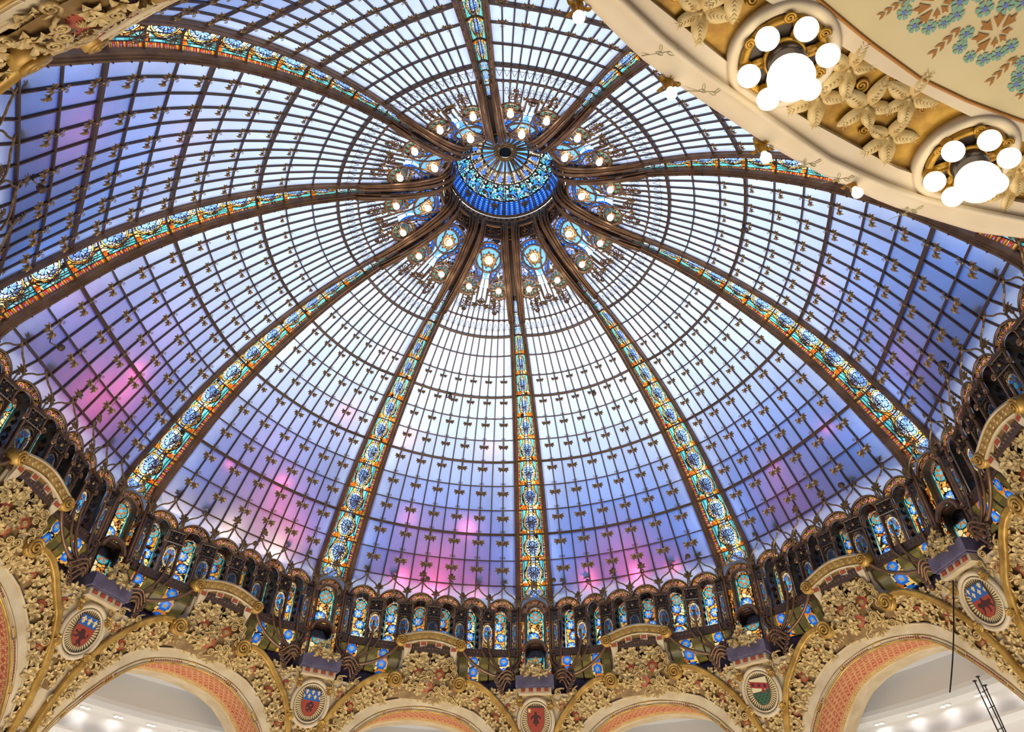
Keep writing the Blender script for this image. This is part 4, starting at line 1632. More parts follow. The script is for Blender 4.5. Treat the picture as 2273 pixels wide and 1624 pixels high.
def lean(psi, z):
    """the face is coved: about the middle of a bay the arch lies further out than the plain cone"""
    w = np.clip(1 - (np.abs(psi) / 13.5) ** 2, 0, 1) * LEAN
    return w * np.interp(z, [5.0, 5.9, 6.5, 6.83, 7.1, 7.5, 7.8, 8.3, 8.9], [0.0, 0.2, 0.34, 0.32, 0.24, 0.07, 0.09, 0.12, 0.14])


def face(psi, z, out=0.0):
    """point of the carved face: psi in degrees from the bay's middle, z height, out = metres proud of it"""
    psi, z = np.asarray(psi, float), np.asarray(z, float)
    b = lean(psi, z)
    r = cone_r(z) + b - out * 0.94
    a = np.radians(psi)
    return np.stack([r * np.sin(a), r * np.cos(a), z + 0.30 * b - out * 0.34], -1)


def face_frame(psi, z, out=0.0, rot=0.0, s=1.0):
    e = 0.02
    x = unit(face(psi + 0.1, z) - face(psi - 0.1, z))
    y = unit(face(psi, z + e) - face(psi, z - e))
    n_ = unit(np.cross(x, y))
    y = np.cross(n_, x)
    if n_ @ np.array([math.sin(R(psi)), math.cos(R(psi)), 0]) > 0:
        x, n_ = -x, -n_
    c, s2 = math.cos(rot), math.sin(rot)
    return frame_M(face(psi, z, out), c * x + s2 * y, -s2 * x + c * y, n_, s)


def sym(pts):
    pts = np.array(pts, float)
    left = pts[:0:-1] * np.array([-1, 1])
    return np.concatenate([left, pts])


SOF = sym([(0, 6.83), (2, 6.81), (4, 6.75), (6, 6.64), (8, 6.44), (9.7, 6.20), (11.2, 5.92), (12.6, 5.60), (13.8, 5.26), (14.8, 4.90), (15.5, 4.5), (16.0, 4.0)])
FIN = sym([(0, 7.17), (2, 7.14), (4, 7.07), (6, 6.98), (8, 6.86), (9.8, 6.66), (11.4, 6.40), (12.9, 6.08), (14.2, 5.74), (15.3, 5.32), (16.1, 4.8), (16.5, 4.0)])
EXT = sym([(0, 7.62), (2.4, 7.62), (4.8, 7.62), (6.8, 7.60), (8.6, 7.54), (10.6, 7.34), (12.5, 7.04), (14.2, 6.72), (15.4, 6.32), (16.3, 5.9), (17.0, 5.2), (17.3, 4.0)])
REAR = sym([(0, 6.50), (2, 6.48), (4, 6.42), (6, 6.32), (8, 6.14), (9.4, 5.92), (10.7, 5.66), (12.0, 5.36), (13.1, 5.04), (14.0, 4.70), (14.7, 4.3), (15.2, 4.0)])
SOFD = 1.25


def resample(P, n):
    d = np.concatenate([[0], np.cumsum(np.hypot(np.diff(P[:, 0]) * 0.18, np.diff(P[:, 1])))])
    x = np.linspace(0, d[-1], n)
    return np.stack([np.interp(x, d, P[:, 0]), np.interp(x, d, P[:, 1])], -1), d[-1]


N_A = 61


def strip(name, A, oa, B, ob, mat, n=N_A):
    """sheet between two outlines; each given with its own relief height"""
    V = np.concatenate([face(A[:, 0], A[:, 1], oa), face(B[:, 0], B[:, 1], ob)])
    k = len(A)
    return MB().add(V, [(i, i + 1, k + i + 1, k + i) for i in range(k - 1)]).mesh(name, mat, True)


sof, Ls = resample(SOF, N_A)
fin, _ = resample(FIN, N_A)
ext, _ = resample(EXT, N_A)
rear, _ = resample(REAR, N_A)

BASE_ARCH = face(0, 6.9)
arch = Proto(BASE_ARCH)
arch.add('arch_band', strip('arch_band', ext, 0.0, fin, 0.0, M_GROUND))
arch.add('cream_band', strip('cream_band', fin, 0.02, sof, 0.03, M_CREAM))
# lip between leaves and cream band, and the tan archivolt with its dashes
arch.add('inner_lip', MB().tube(face(fin[:, 0], fin[:, 1], 0.03), 0.030, 5).mesh('inner_lip', M_CREAM, True))
mid = sof * 0.72 + fin * 0.28
arch.add('archivolt', MB().tube(face(mid[:, 0], mid[:, 1], 0.03), 0.022, 5).mesh('archivolt', M_GOLD, True))
arch.add('archivolt_edge', MB().tube(face(sof[:, 0], sof[:, 1], 0.03), 0.035, 6).mesh('archivolt_edge', M_GOLD, True))
ds = MB()
q = sof * 0.86 + fin * 0.14
qd, _ = resample(q, 150)
for i in range(3, 147):
    if (i // 14) % 2 == 0:
        A = np.array(face_frame(qd[i, 0], qd[i, 1], 0.045))
        ds.box((0, 0, 0), 0.022, 0.035, 0.03, A)
arch.add('dash_row', ds.mesh('dash_row', M_RED), kind='stuff')
pn = MB()
q1, _ = resample(sof * 0.74 + fin * 0.26, 121)
q2, _ = resample(sof * 0.93 + fin * 0.07, 121)
for k in range(8):
    a, b = 3 + k * 14.5, 3 + k * 14.5 + 12
    idx = np.arange(int(a), int(b) + 1)
    loop = np.concatenate([face(q1[idx, 0], q1[idx, 1], 0.05), face(q2[idx[::-1], 0], q2[idx[::-1], 1], 0.05)])
    arch.add('archivolt_panel', MB().tube(loop, 0.014, 4, closed=True).mesh('archivolt_panel', M_CREAM))


# painted soffit: rows of red flowers on tan, borders of pale gold
def soffit_pos(u, v):
    x = (u + 1) / 2 * (N_A - 1)
    i = np.clip(np.floor(x).astype(int), 0, N_A - 2)
    f = (x - i)[:, None]
    A = face(sof[:, 0], sof[:, 1], 0.0)
    B = face(rear[:, 0], rear[:, 1], -SOFD)
    pa = A[i] * (1 - f) + A[i + 1] * f
    pb = B[i] * (1 - f) + B[i + 1] * f
    bulge = np.sin(v * PI)[:, None] * 0.06
    return pa + (pb - pa) * v[:, None] + np.stack([0 * v, 0 * v, 0 * v + 1], -1) * bulge


def soffit_col(u, v):
    x = (u + 1) / 2 * Ls
    y = v * SOFD
    n = len(u)
    col = np.tile(lin(214, 166, 112), (n, 1))
    P = 0.165
    row = np.floor(y / (P * 0.86)).astype(int)
    xx = x / P + 0.5 * (row % 2)
    dx, dy = (xx % 1 - 0.5) * P, (y / (P * 0.86) % 1 - 0.5) * P * 0.86
    d = np.hypot(dx, dy)
    a = np.arctan2(dy, dx)
    mid_rows = (y > 0.42) & (y < 0.66)
    fl = d < 0.070 + 0.008 * np.cos(6 * a)
    put(col, fl, lin(186, 92, 58))
    put(col, fl & (d > 0.058), lin(226, 176, 128))
    put(col, fl & (d < 0.056), lin(180, 84, 52))
    put(col, fl & (d < 0.030), lin(214, 150, 100))
    put(col, fl & (d < 0.022), lin(160, 70, 44))
    pt = (d > 0.074) & (np.abs(np.sin(3 * a)) > 0.6) & (d < 0.10)
    put(col, pt, lin(190, 100, 66))
    lf_ = mid_rows & (d < 0.062)
    put(col, mid_rows, lin(212, 160, 106))
    put(col, mid_rows & (d < 0.055) & ~((np.abs(np.sin(a * 2.5)) < 0.25) & (d > 0.02)), lin(184, 92, 60))
    put(col, (y < 0.06), lin(206, 170, 110))
    e = y > SOFD - 0.20
    put(col, e, lin(206, 172, 112))
    pp = (x / 0.42) % 1
    put(col, e & (y < SOFD - 0.06) & (y > SOFD - 0.15) & (pp > 0.15) & (pp < 0.8), lin(170, 124, 62))
    put(col, e & (y < SOFD - 0.06) & (y > SOFD - 0.15) & (pp > 0.15) & (pp < 0.8) & (np.hypot(((x / 0.07) % 1 - 0.5), (y - SOFD + 0.105) * 12) < 0.36), lin(222, 192, 130))
    return col


arch.add('painted_soffit', grid_mesh('painted_soffit', soffit_pos, soffit_col, 420, 74, M_PAINT, v0=0.0, v1=1.0))
back = rear.copy()
arch.add('rear_lip', MB().tube(face(rear[:, 0], rear[:, 1], -SOFD), 0.035, 6).mesh('rear_lip', M_CREAM, True))
r2 = rear.copy()
r2[:, 1] -= 0.16
r2[:, 0] *= 0.985
arch.add('rear_flange', strip('rear_flange', rear, -SOFD, r2, -SOFD - 0.55, M_CREAM))
# gold mouldings that rise from the piers and roll up beside the keystone
for sx in (-1, 1):
    P = np.array([(5.9, 7.62), (6.8, 7.68), (8.6, 7.60), (10.6, 7.38), (12.5, 7.06), (14.2, 6.72), (15.4, 6.32), (16.3, 5.88), (17.0, 5.2), (17.4, 4.0)]) * np.array([sx, 1])
    Q, _ = resample(P, 40)
    fr = []
    for i in range(40):
        a = R(Q[i, 0])
        t_ = unit(face(*Q[min(39, i + 1)]) - face(*Q[max(0, i - 1)]))
        n_ = np.array([-math.sin(a) * 0.958, -math.cos(a) * 0.958, -0.287])
        fr.append((face(Q[i, 0], Q[i, 1], 0.0), unit(np.cross(n_, t_)) * (-sx), n_))
    pr = [(-0.02, -0.05), (0.12, -0.05), (0.13, 0.10), (0.10, 0.16), (0.06, 0.12), (0.02, 0.17), (-0.02, 0.14)]
    if sx > 0:
        pr = pr
    arch.add('gold_moulding', MB().sweep(fr, pr).mesh('gold_moulding', M_GOLD, True))
    q_, a_ = spiral_pts(0.20, 2.6, 44, 0.08)
    sm = MB()
    sm.tube(np.stack([sx * q_[:, 0], q_[:, 1], 0.14 + 0.05 * a_ / a_[-1]], -1), np.linspace(0.045, 0.022, 44), 6)
    sm.lathe([(0.20, -0.06), (0.215, 0.10), (0.10, 0.15), (0.0, 0.15)], 22)
    arch.add('scroll', sm.mesh('scroll', M_GOLD, True), face_frame(sx * 5.35, 7.53, 0.02))

# keystone
key = MB()
KO = sym([(0, 8.34), (2.5, 8.32), (4.5, 8.24)])
L_ = [(4.55, 8.24), (4.45, 8.1), (4.55, 7.9), (4.9, 7.7), (5.6, 7.5)]
z_l = np.array([8.62, 8.1, 7.9, 7.7, 7.5, 7.3, 7.1])
hw_l = np.array([4.6, 4.4, 4.4, 4.6, 5.0, 5.2, 5.2])
V, F = [], []
for z_, h_ in zip(z_l, hw_l):
    ps = np.linspace(-h_, h_, 9)
    V.append(face(ps, 0 * ps + z_, 0.10 * (1 - (ps / h_) ** 4) + 0.02))
V = np.concatenate(V)
F = [(i * 9 + j, i * 9 + j + 1, (i + 1) * 9 + j + 1, (i + 1) * 9 + j) for i in range(6) for j in range(8)]
kb = arch.add('keystone', MB().add(V, F).mesh('keystone', M_GROUND, True))
for sx in (-1, 1):
    V, F = [], []
    for z_, h_, w_ in zip(z_l, hw_l, (0.5, 0.55, 0.8, 1.2, 1.6, 1.3, 0.5)):
        for f_, o_ in ((0, 0.03), (0.5, 0.0), (1.0, -0.45)):
            V.append(face(sx * (h_ + w_ * f_), z_, o_))
    F = [(i * 3 + j, i * 3 + j + 1, (i + 1) * 3 + j + 1, (i + 1) * 3 + j) for i in range(6) for j in range(2)]
    arch.add('keystone_wing', MB().add(np.array(V), F).mesh('keystone_wing', M_CREAM, True), parent=kb)
# cove with dentils, then the gold bar with its rolled ends
co_ = MB()
cp = [(8.08, 0.10, 4.45), (8.24, 0.075, 4.5), (8.36, 0.07, 4.6), (8.44, 0.10, 4.8), (8.50, 0.15, 4.9)]
V = np.concatenate([face(np.linspace(-h_, h_, 13), z_ + 0.16 * np.cos(np.linspace(-1, 1, 13) * PI / 2) * 1.0, o_) for z_, o_, h_ in cp])
co_.add(V, [(i * 13 + j, i * 13 + j + 1, (i + 1) * 13 + j + 1, (i + 1) * 13 + j) for i in range(4) for j in range(12)])
arch.add('cove', co_.mesh('cove', M_CREAM, True), parent=kb)
arcz = lambda ps: 0.18 * math.cos(ps / 5.15 * PI / 2)
for ps in (-4.0, -1.35, 1.35, 4.0):
    d_ = MB()
    A = np.array(face_frame(ps, 8.36 + arcz(ps), 0.06, -R(ps * 1.6)))
    d_.box((0, 0, 0), 0.21, 0.14, 0.20, A)
    dt = arch.add('dentil', d_.mesh('dentil', M_CREAM), parent=kb)
    d2 = MB()
    d2.box((0, 0, 0.105), 0.15, 0.085, 0.012, A)
    arch.add('dentil', d2.mesh('dentil', M_RED), parent=kb, label='red ochre dentil face')
    br = MB()
    V = []
    for z_, w_, o_ in ((8.32, 0.105, 0.17), (8.22, 0.09, 0.15), (8.12, 0.065, 0.125), (8.02, 0.04, 0.10)):
        for x_ in (-w_, w_):
            for oo in (o_ - 0.10, o_):
                V.append(face(ps + math.degrees(x_ / 10.0), z_ + arcz(ps), oo))
    F = []
    for i in range(3):
        b0, b1 = i * 4, i * 4 + 4
        F += [(b0 + 1, b0 + 3, b1 + 3, b1 + 1), (b0, b0 + 1, b1 + 1, b1), (b0 + 2, b0 + 3, b1 + 3, b1 + 2)]
    arch.add('bracket', br.add(np.array(V), F).mesh('bracket', M_CREAM), parent=kb)
for ps in (-2.7, 0, 2.7):
    l_ = MB()
    A = face_frame(ps, 8.26 + arcz(ps), 0.07)
    for k in range(5):
        leaf_fan(l_, (0, 0.02, 0.0), PI / 2 + (k - 2) * 0.55, 1, 0, 0.20, 0.085, 0.25)
    leaf_fan(l_, (0, 0.0, 0.02), -PI / 2, 3, 1.4, 0.14, 0.07, 0.25)
    arch.add('cove_leaf', l_.mesh('cove_leaf', M_GOLD), A, parent=kb)
frs = []
for ps in np.linspace(-5.15, 5.15, 25):
    A = np.array(face_frame(ps, 8.56 + arcz(ps), 0.12))
    frs.append((A[:3, 3], A[:3, 1], A[:3, 2]))
kc = arch.add('cornice', MB().sweep(frs, [(-0.12, -0.3), (0.17, -0.3), (0.17, 0.06), (0.13, 0.09), (0.11, 0.05), (-0.08, 0.05), (-0.10, 0.09), (-0.13, 0.06)]).mesh('cornice', M_CREAM))
frs2 = [(o + n_ * 0.052, x, n_) for o, x, n_ in frs]
arch.add('gold_frieze', MB().sweep(frs2, [(-0.08, 0.0), (0.11, 0.0), (0.11, 0.008), (-0.08, 0.008)]).mesh('gold_frieze', M_GOLD), parent=kc)
q_, a_ = spiral_pts(0.062, 1.8, 18, 0.15)
me_rs = MB().tube(np.stack([q_[:, 0], q_[:, 1], 0 * a_], -1), 0.013, 4).mesh('running_scroll', M_FOIL)
for ps in np.linspace(-4.2, 4.2, 9):
    A = face_frame(ps, 8.575 + arcz(ps), 0.19)
    arch.add('running_scroll', me_rs, A, parent=kc)
q_, a_ = spiral_pts(0.15, 2.3, 34, 0.1)
es = MB()
es.tube(np.stack([q_[:, 0], q_[:, 1], 0.05 + 0.05 * a_ / a_[-1]], -1), np.linspace(0.034, 0.018, 34), 5)
es.lathe([(0.165, -0.32), (0.165, 0.05), (0.08, 0.07), (0.0, 0.07)], 18)
me_es = es.mesh('rolled_end', M_GOLD, True)
for sx in (-1, 1):
    arch.add('rolled_end', me_es, face_frame(sx * 5.2, 8.56, 0.15) @ Matrix.Scale(sx, 4, (1, 0, 0)), parent=kc)

# ---- foliage
CL = []
for sd in range(5):
    g = random.Random(sd)
    mb = MB()
    n_ = 5 if sd < 4 else 6
    for k in range(n_):
        leaf_fan(mb, (0, 0, 0.03), k * 2 * PI / n_ + g.uniform(-0.2, 0.2), 1, 0, g.uniform(0.85, 1.1), g.uniform(0.55, 0.66), g.uniform(0.16, 0.3))
    mb.lathe([(0.12, 0.1), (0.0, 0.2)], 6)
    CL.append(mb.mesh('leaf_cluster', M_FOIL))
q_, a_ = spiral_pts(0.8, 2.0, 22, 0.12)
ME_CURL = MB().tube(np.concatenate([[[1.3, -0.9, 0.2], [1.1, -0.3, 0.3]], np.stack([q_[:, 0], q_[:, 1], 0.32 + 0 * a_], -1)]), np.linspace(0.20, 0.10, 24), 5).mesh('vine_scroll', M_FOIL, True)
fl_ = MB()
fl_.lathe([(0.98, 0.02), (0.9, 0.14), (0.3, 0.22), (0.0, 0.22)], 16, col=None)
ME_FD = MB()
ME_FD.lathe([(1.0, 0.02), (0.92, 0.16), (0.3, 0.24), (0.0, 0.24)], 18)
for k in range(18):
    leaf_fan(ME_FD, (0.75 * math.cos(k * PI / 9), 0.75 * math.sin(k * PI / 9), 0.1), k * PI / 9, 1, 0, 0.42, 0.24, 0.3)
ME_FD = ME_FD.mesh('flower', M_RED)
fc = MB()
for k in range(14):
    leaf_fan(fc, (0.16 * math.cos(k * PI / 7), 0.16 * math.sin(k * PI / 7), 0.26), k * PI / 7, 1, 0, 0.5, 0.16, 0.35)
fc.lathe([(0.24, 0.26), (0.2, 0.36), (0.0, 0.4)], 10)
ME_FC = fc.mesh('flower_stamens', M_FOIL)
g = random.Random(11)


def scatter(proto, inside, boxes, n, dmin, zdeg=0.18, off=0.02, size=(0.16, 0.20), avoid=(), curl=0.16, back=0.0):
    pts = list(avoid)
    made = 0
    for _ in range(n * 30):
        if made >= n:
            break
        ps = g.uniform(boxes[0], boxes[1])
        z_ = g.uniform(boxes[2], boxes[3])
        if not inside(ps, z_):
            continue
        if any(math.hypot((ps - a) * zdeg, z_ - b) < (dmin if len(c) == 0 else c[0]) for a, b, *c in pts):
            continue
        pts.append((ps, z_))
        made += 1
        s_ = g.uniform(*size)
        out = off + back(ps, z_) if callable(back) else off + back
        if g.random() < curl:
            proto.add('vine_scroll', ME_CURL, face_frame(ps, z_, out + 0.01, g.uniform(0, 6.28), s_ * 0.62))
        else:
            A = face_frame(ps, z_, out, g.uniform(0, 6.28), s_)
            tilt = Matrix.Rotation(g.uniform(-0.25, 0.25), 4, 'X') @ Matrix.Rotation(g.uniform(-0.25, 0.25), 4, 'Y')
            proto.add('leaf_cluster', CL[g.randrange(5)], A @ tilt)
    return made


def red_flower(proto, ps, z_, s_, out=0.02):
    A = face_frame(ps, z_, out, g.uniform(0, 3), s_)
    i = proto.add('flower', ME_FD, A, label='red ochre flower disc')
    proto.add('flower_stamens', ME_FC, A, parent=i)


FL_POS = [(-1.7, 7.74, 0.16), (1.9, 7.76, 0.16), (0.1, 7.44, 0.17), (-4.6, 7.22, 0.13), (4.6, 7.24, 0.13), (-8.2, 7.14, 0.13), (8.2, 7.12, 0.13), (-11.6, 6.74, 0.13), (11.6, 6.74, 0.13), (-14.3, 6.05, 0.12), (14.3, 6.05, 0.12)]
for ps, z_, s_ in FL_POS:
    red_flower(arch, ps, z_, s_, 0.10 if z_ > 7.4 and abs(ps) < 4 else 0.01)
fz = lambda ps: np.interp(abs(ps), FIN[len(FIN) // 2:, 0], FIN[len(FIN) // 2:, 1])
ez = lambda ps: np.interp(abs(ps), EXT[len(EXT) // 2:, 0], EXT[len(EXT) // 2:, 1])
in_band = lambda ps, z_: fz(ps) + 0.07 < z_ < ez(ps) - 0.04 and abs(ps) < 17 and not (math.hypot((abs(ps) - 5.35) * 0.18, z_ - 7.53) < 0.26)
in_key = lambda ps, z_: abs(ps) < 4.4 and z_ < 8.06 + arcz(min(5, abs(ps)))
both = lambda ps, z_: in_band(ps, z_) or (in_key(ps, z_) and z_ > 7.1)
scatter(arch, both, (-17, 17, 4.0, 8.32), 330, 0.148, avoid=[(a, b, c * 1.05) for a, b, c in FL_POS], size=(0.19, 0.24), off=0.045, curl=0.14,
        back=lambda ps, z_: 0.10 * (1 - (ps / 5) ** 4) if in_key(ps, z_) and z_ > 7.2 else 0.0)

ARCH_LABEL = {0: 'carved cream and gold arch right of the red lily shield', 1: 'carved gold arch at lower right, with a dark cable across its edge',
              2: 'carved gold bracket and arch end at the right picture edge', 9: 'carved arch with red flowers left of the red lily shield',
              8: 'carved arch at lower left with white lit gallery beneath it', 7: 'carved bracket and arch end at the left picture edge', 5: 'gilded leaf arch seen from below in the upper left corner'}
for b in (0, 1, 2, 9, 8, 7, 5):
    arch.place('carved_arch', PHI0 + R(36 * b + 18), ARCH_LABEL[b], 'arch', 'carved arches of the rotunda')

# ------------------------------------------------------------------ piers between the arches: pedestal, shield in an oval frame, leaf panels
LEAN = 0.0
rest = lambda z_: 18 - np.interp(-np.asarray(z_, float), -EXT[len(EXT) // 2 + 4:, 1], EXT[len(EXT) // 2 + 4:, 0])
pier = Proto(face(0, 6.0))
zz = np.array([7.30, 7.1, 6.9, 6.7, 6.5, 6.3, 6.1, 5.9, 5.6, 5.2, 4.6, 4.0])
V, F = [], []
for z_ in zz:
    h_ = max(0.7, float(rest(z_))) + 0.2
    V.append(face(np.linspace(-h_, h_, 5), np.full(5, z_), 0.01))
F = [(i * 5 + j, i * 5 + j + 1, (i + 1) * 5 + j + 1, (i + 1) * 5 + j) for i in range(len(zz) - 1) for j in range(4)]
pier.add('pier_face', MB().add(np.concatenate(V), F).mesh('pier_face', M_CREAM, True))
bl = MB()
A = np.array(arch_frame(0, 10.12, 0))
bl.box((0, 7.60, -0.10), 1.12, 0.30, 0.62, A)
bl.box((0, 7.44, -0.10), 1.02, 0.06, 0.54, A)
bk = pier.add('pedestal', bl.mesh('pedestal', M_PLUM))
dn = MB()
dn.box((0, 7.34, -0.12), 0.96, 0.16, 0.46, A)
dd = pier.add('dentil_band', dn.mesh('dentil_band', M_CREAM), parent=bk)
for k in range(4):
    d_ = MB()
    d_.box((-0.34 + k * 0.227, 7.35, 0.13), 0.12, 0.085, 0.03, A)
    pier.add('dentil', d_.mesh('dentil', M_RED), parent=bk, label='red ochre dentil face')
cr_ = MB()
for k in range(26):
    x = g.uniform(-0.32, 0.32)
    y = g.uniform(7.66, 8.10 - abs(x) * 0.8)
    leaf_fan(cr_, (x, y, 0.22 + g.uniform(-0.02, 0.08)), PI / 2 + g.uniform(-1.8, 1.8), 3, 2.0, 0.17, 0.085, 0.3)
pier.add('crest_leaf', cr_.mesh('crest_leaf', M_FOIL), Matrix(A.tolist()), parent=bk, kind='stuff')
# oval frame with rays
FR = face_frame(0, 6.66, 0.0)
A = FR


def oval(r_, zz_, n=40, sx=0.50, sy=0.56):
    th = np.linspace(0, 2 * PI, n + 1)[:-1]
    return np.stack([sx * r_ * np.cos(th), sy * r_ * np.sin(th), 0 * th + zz_], -1)


ov = MB()
ov.tube(oval(1.0, 0.10), 0.055, 8, closed=True)
ov.tube(oval(0.84, 0.12), 0.025, 6, closed=True)
cart = pier.add('oval_frame', ov.mesh('oval_frame', M_CREAM, True), FR)
ra = grid_mesh('ray_field', lambda u, v: np.stack([0.42 * v * np.cos(u * PI), 0.47 * v * np.sin(u * PI), 0.08 + 0 * u], -1),
               lambda u, v: np.where((((u + 1) * 22) % 1 < 0.5)[:, None], lin(226, 206, 158), lin(104, 82, 48)), 176, 3, M_PAINT, v0=0.0, v1=1.0)
pier.add('ray_field', ra, FR, parent=cart)
ovb = MB()
n_ = 40
o1, o2 = oval(1.02, 0.10), oval(1.25, -0.02)
ovb.add(np.concatenate([o1, o2]), [(i, (i + 1) % n_, n_ + (i + 1) % n_, n_ + i) for i in range(n_)])
pier.add('oval_bevel', ovb.mesh('oval_bevel', M_CREAM, True), FR, parent=cart)
for k, a in enumerate(np.linspace(PI * 1.18, PI * 1.82, 9)):
    pier.add('bead', MB().lathe([(0.0, 0.0), (0.032, 0.01), (0.038, 0.035), (0.022, 0.06), (0.0, 0.068)], 8, Matrix.Translation((0.60 * math.cos(a), 0.66 * math.sin(a), 0.06))).mesh('bead', M_GOLD, True), FR, parent=cart)
for sx, sy, ro_ in ((-1, 0.55, 0.0), (1, 0.45, 2.0), (-1, -0.55, 1.0), (1, -0.62, 3.0)):
    lm_ = MB()
    x, y = sx * 0.44, sy * 0.72
    q_, a_ = spiral_pts(0.085, 2.0, 20, 0.12)
    lm_.tube(np.stack([x + sx * q_[:, 0], y + q_[:, 1], 0.17 + 0 * a_], -1), 0.02, 5)
    leaf_fan(lm_, (x, y + 0.07, 0.14), PI / 2 - sx * 0.5 + ro_, 4, 2.6, 0.16, 0.08, 0.3)
    pier.add('frame_scroll', lm_.mesh('frame_scroll', M_GOLD), FR, parent=cart)
# foliage round the frame and in the panels below
av = [(0, 6.66, 0.66)]
in_p = lambda ps, z_: abs(ps) < float(rest(z_)) - 0.5 and z_ > 6.0
scatter(pier, in_p, (-7, 7, 6.0, 7.42), 60, 0.19, avoid=av, size=(0.17, 0.21), curl=0.12)
for ps, z_ in ((-4.3, 6.98), (4.3, 6.98)):
    red_flower(pier, ps, z_, 0.12, 0.02)
pf_ = MB()
V = []
for z_ in (6.02, 5.75, 5.45):
    h_ = float(rest(z_)) - 0.75
    V.append(face(np.array([-h_, 0, h_]), np.full(3, z_), 0.025))
pf_.add(np.concatenate(V), [(i * 3 + j, i * 3 + j + 1, (i + 1) * 3 + j + 1, (i + 1) * 3 + j) for i in range(2) for j in range(2)])
pier.add('leaf_panel', pf_.mesh('leaf_panel', M_GROUND))
scatter(pier, lambda ps, z_: abs(ps) < float(rest(z_)) - 0.95 and 5.48 < z_ < 6.0, (-3, 3, 5.4, 6.02), 9, 0.16, size=(0.14, 0.17), curl=0.0, off=0.03)
scatter(pier, lambda ps, z_: abs(ps) < float(rest(z_)) - 0.5 and 4.2 < z_ < 4.9, (-2, 2, 4.2, 5.0), 5, 0.16, size=(0.14, 0.17), curl=0.0, off=0.03)


# shields
def inpoly(x, y, P):
    P = np.asarray(P, float)
    c = np.zeros(len(x), bool)
    j = len(P) - 1
    for i in range(len(P)):
        cond = ((P[i, 1] > y) != (P[j, 1] > y)) & (x < (P[j, 0] - P[i, 0]) * (y - P[i, 1]) / (P[j, 1] - P[i, 1] + 1e-12) + P[i, 0])
        c ^= cond
        j = i
    return c


def fleur(x, y, cx, cy, s_):
    X, Y = (x - cx) / s_, (y - cy) / s_
    aX = np.abs(X)
    petal = (aX < 0.24 * np.sqrt(np.clip(1 - ((Y - 0.35) / 0.65) ** 2, 0, 1)))
    side = (np.hypot(aX - 0.40, Y - 0.18) < 0.34) & ~(np.hypot(aX - 0.50, Y - 0.02) < 0.22) & (Y > -0.05)
    hook = np.hypot(aX - 0.66, Y - 0.16) < 0.14
    bar = (aX < 0.42) & (np.abs(Y + 0.14) < 0.09)
    foot = ((aX < 0.12) & (Y < -0.1) & (Y > -0.8)) | ((np.hypot(aX - 0.26, Y + 0.40) < 0.2) & (Y > -0.52))
    return petal | side | hook | bar | foot


LION = [(-0.20, -0.95), (0.05, -0.98), (0.0, -0.80), (0.10, -0.62), (0.30, -0.78), (0.50, -0.80), (0.42, -0.62), (0.22, -0.42), (0.30, -0.15), (0.55, -0.10), (0.80, 0.15), (0.70, 0.40), (0.55, 0.30), (0.62, 0.12), (0.46, 0.06),
        (0.30, 0.20), (0.22, 0.45), (0.05, 0.62), (-0.20, 0.66), (-0.42, 0.52), (-0.34, 0.36), (-0.50, 0.30), (-0.80, 0.42), (-0.92, 0.28), (-0.70, 0.16), (-0.45, 0.12), (-0.62, -0.06), (-0.86, -0.04), (-0.86, -0.22), (-0.55, -0.24), (-0.25, -0.06), (-0.10, -0.25), (-0.30, -0.50), (-0.12, -0.72), (-0.30, -0.80)]
HORSE = [(-0.85, -0.55), (-0.70, -0.35), (-0.45, -0.42), (-0.40, -0.10), (-0.62, 0.05), (-0.66, 0.28), (-0.42, 0.40), (-0.28, 0.30), (-0.10, 0.34), (-0.06, 0.66), (0.10, 0.70), (0.16, 0.40), (0.40, 0.30), (0.72, 0.36), (0.80, 0.12), (0.62, 0.02), (0.70, -0.20), (0.88, -0.42), (0.74, -0.52), (0.50, -0.22), (0.30, -0.16), (0.36, -0.48), (0.26, -0.72), (0.12, -0.66), (0.18, -0.40), (0.06, -0.14), (-0.16, -0.16), (-0.22, -0.44), (-0.40, -0.70), (-0.54, -0.62), (-0.34, -0.36)]
BLUE, CRIM, SHG, INK = lin(36, 92, 168), lin(158, 62, 42), lin(232, 206, 140), lin(66, 30, 28)


def shield_shape(x, y):
    """unit shield: flat head, pointed foot"""
    lim = np.where(y > -0.1, 0.82, 0.82 * np.sqrt(np.clip(1 - ((-0.1 - y) / 0.95) ** 1.7, 0, 1)))
    return (np.abs(x) < lim) & (y < 0.92)


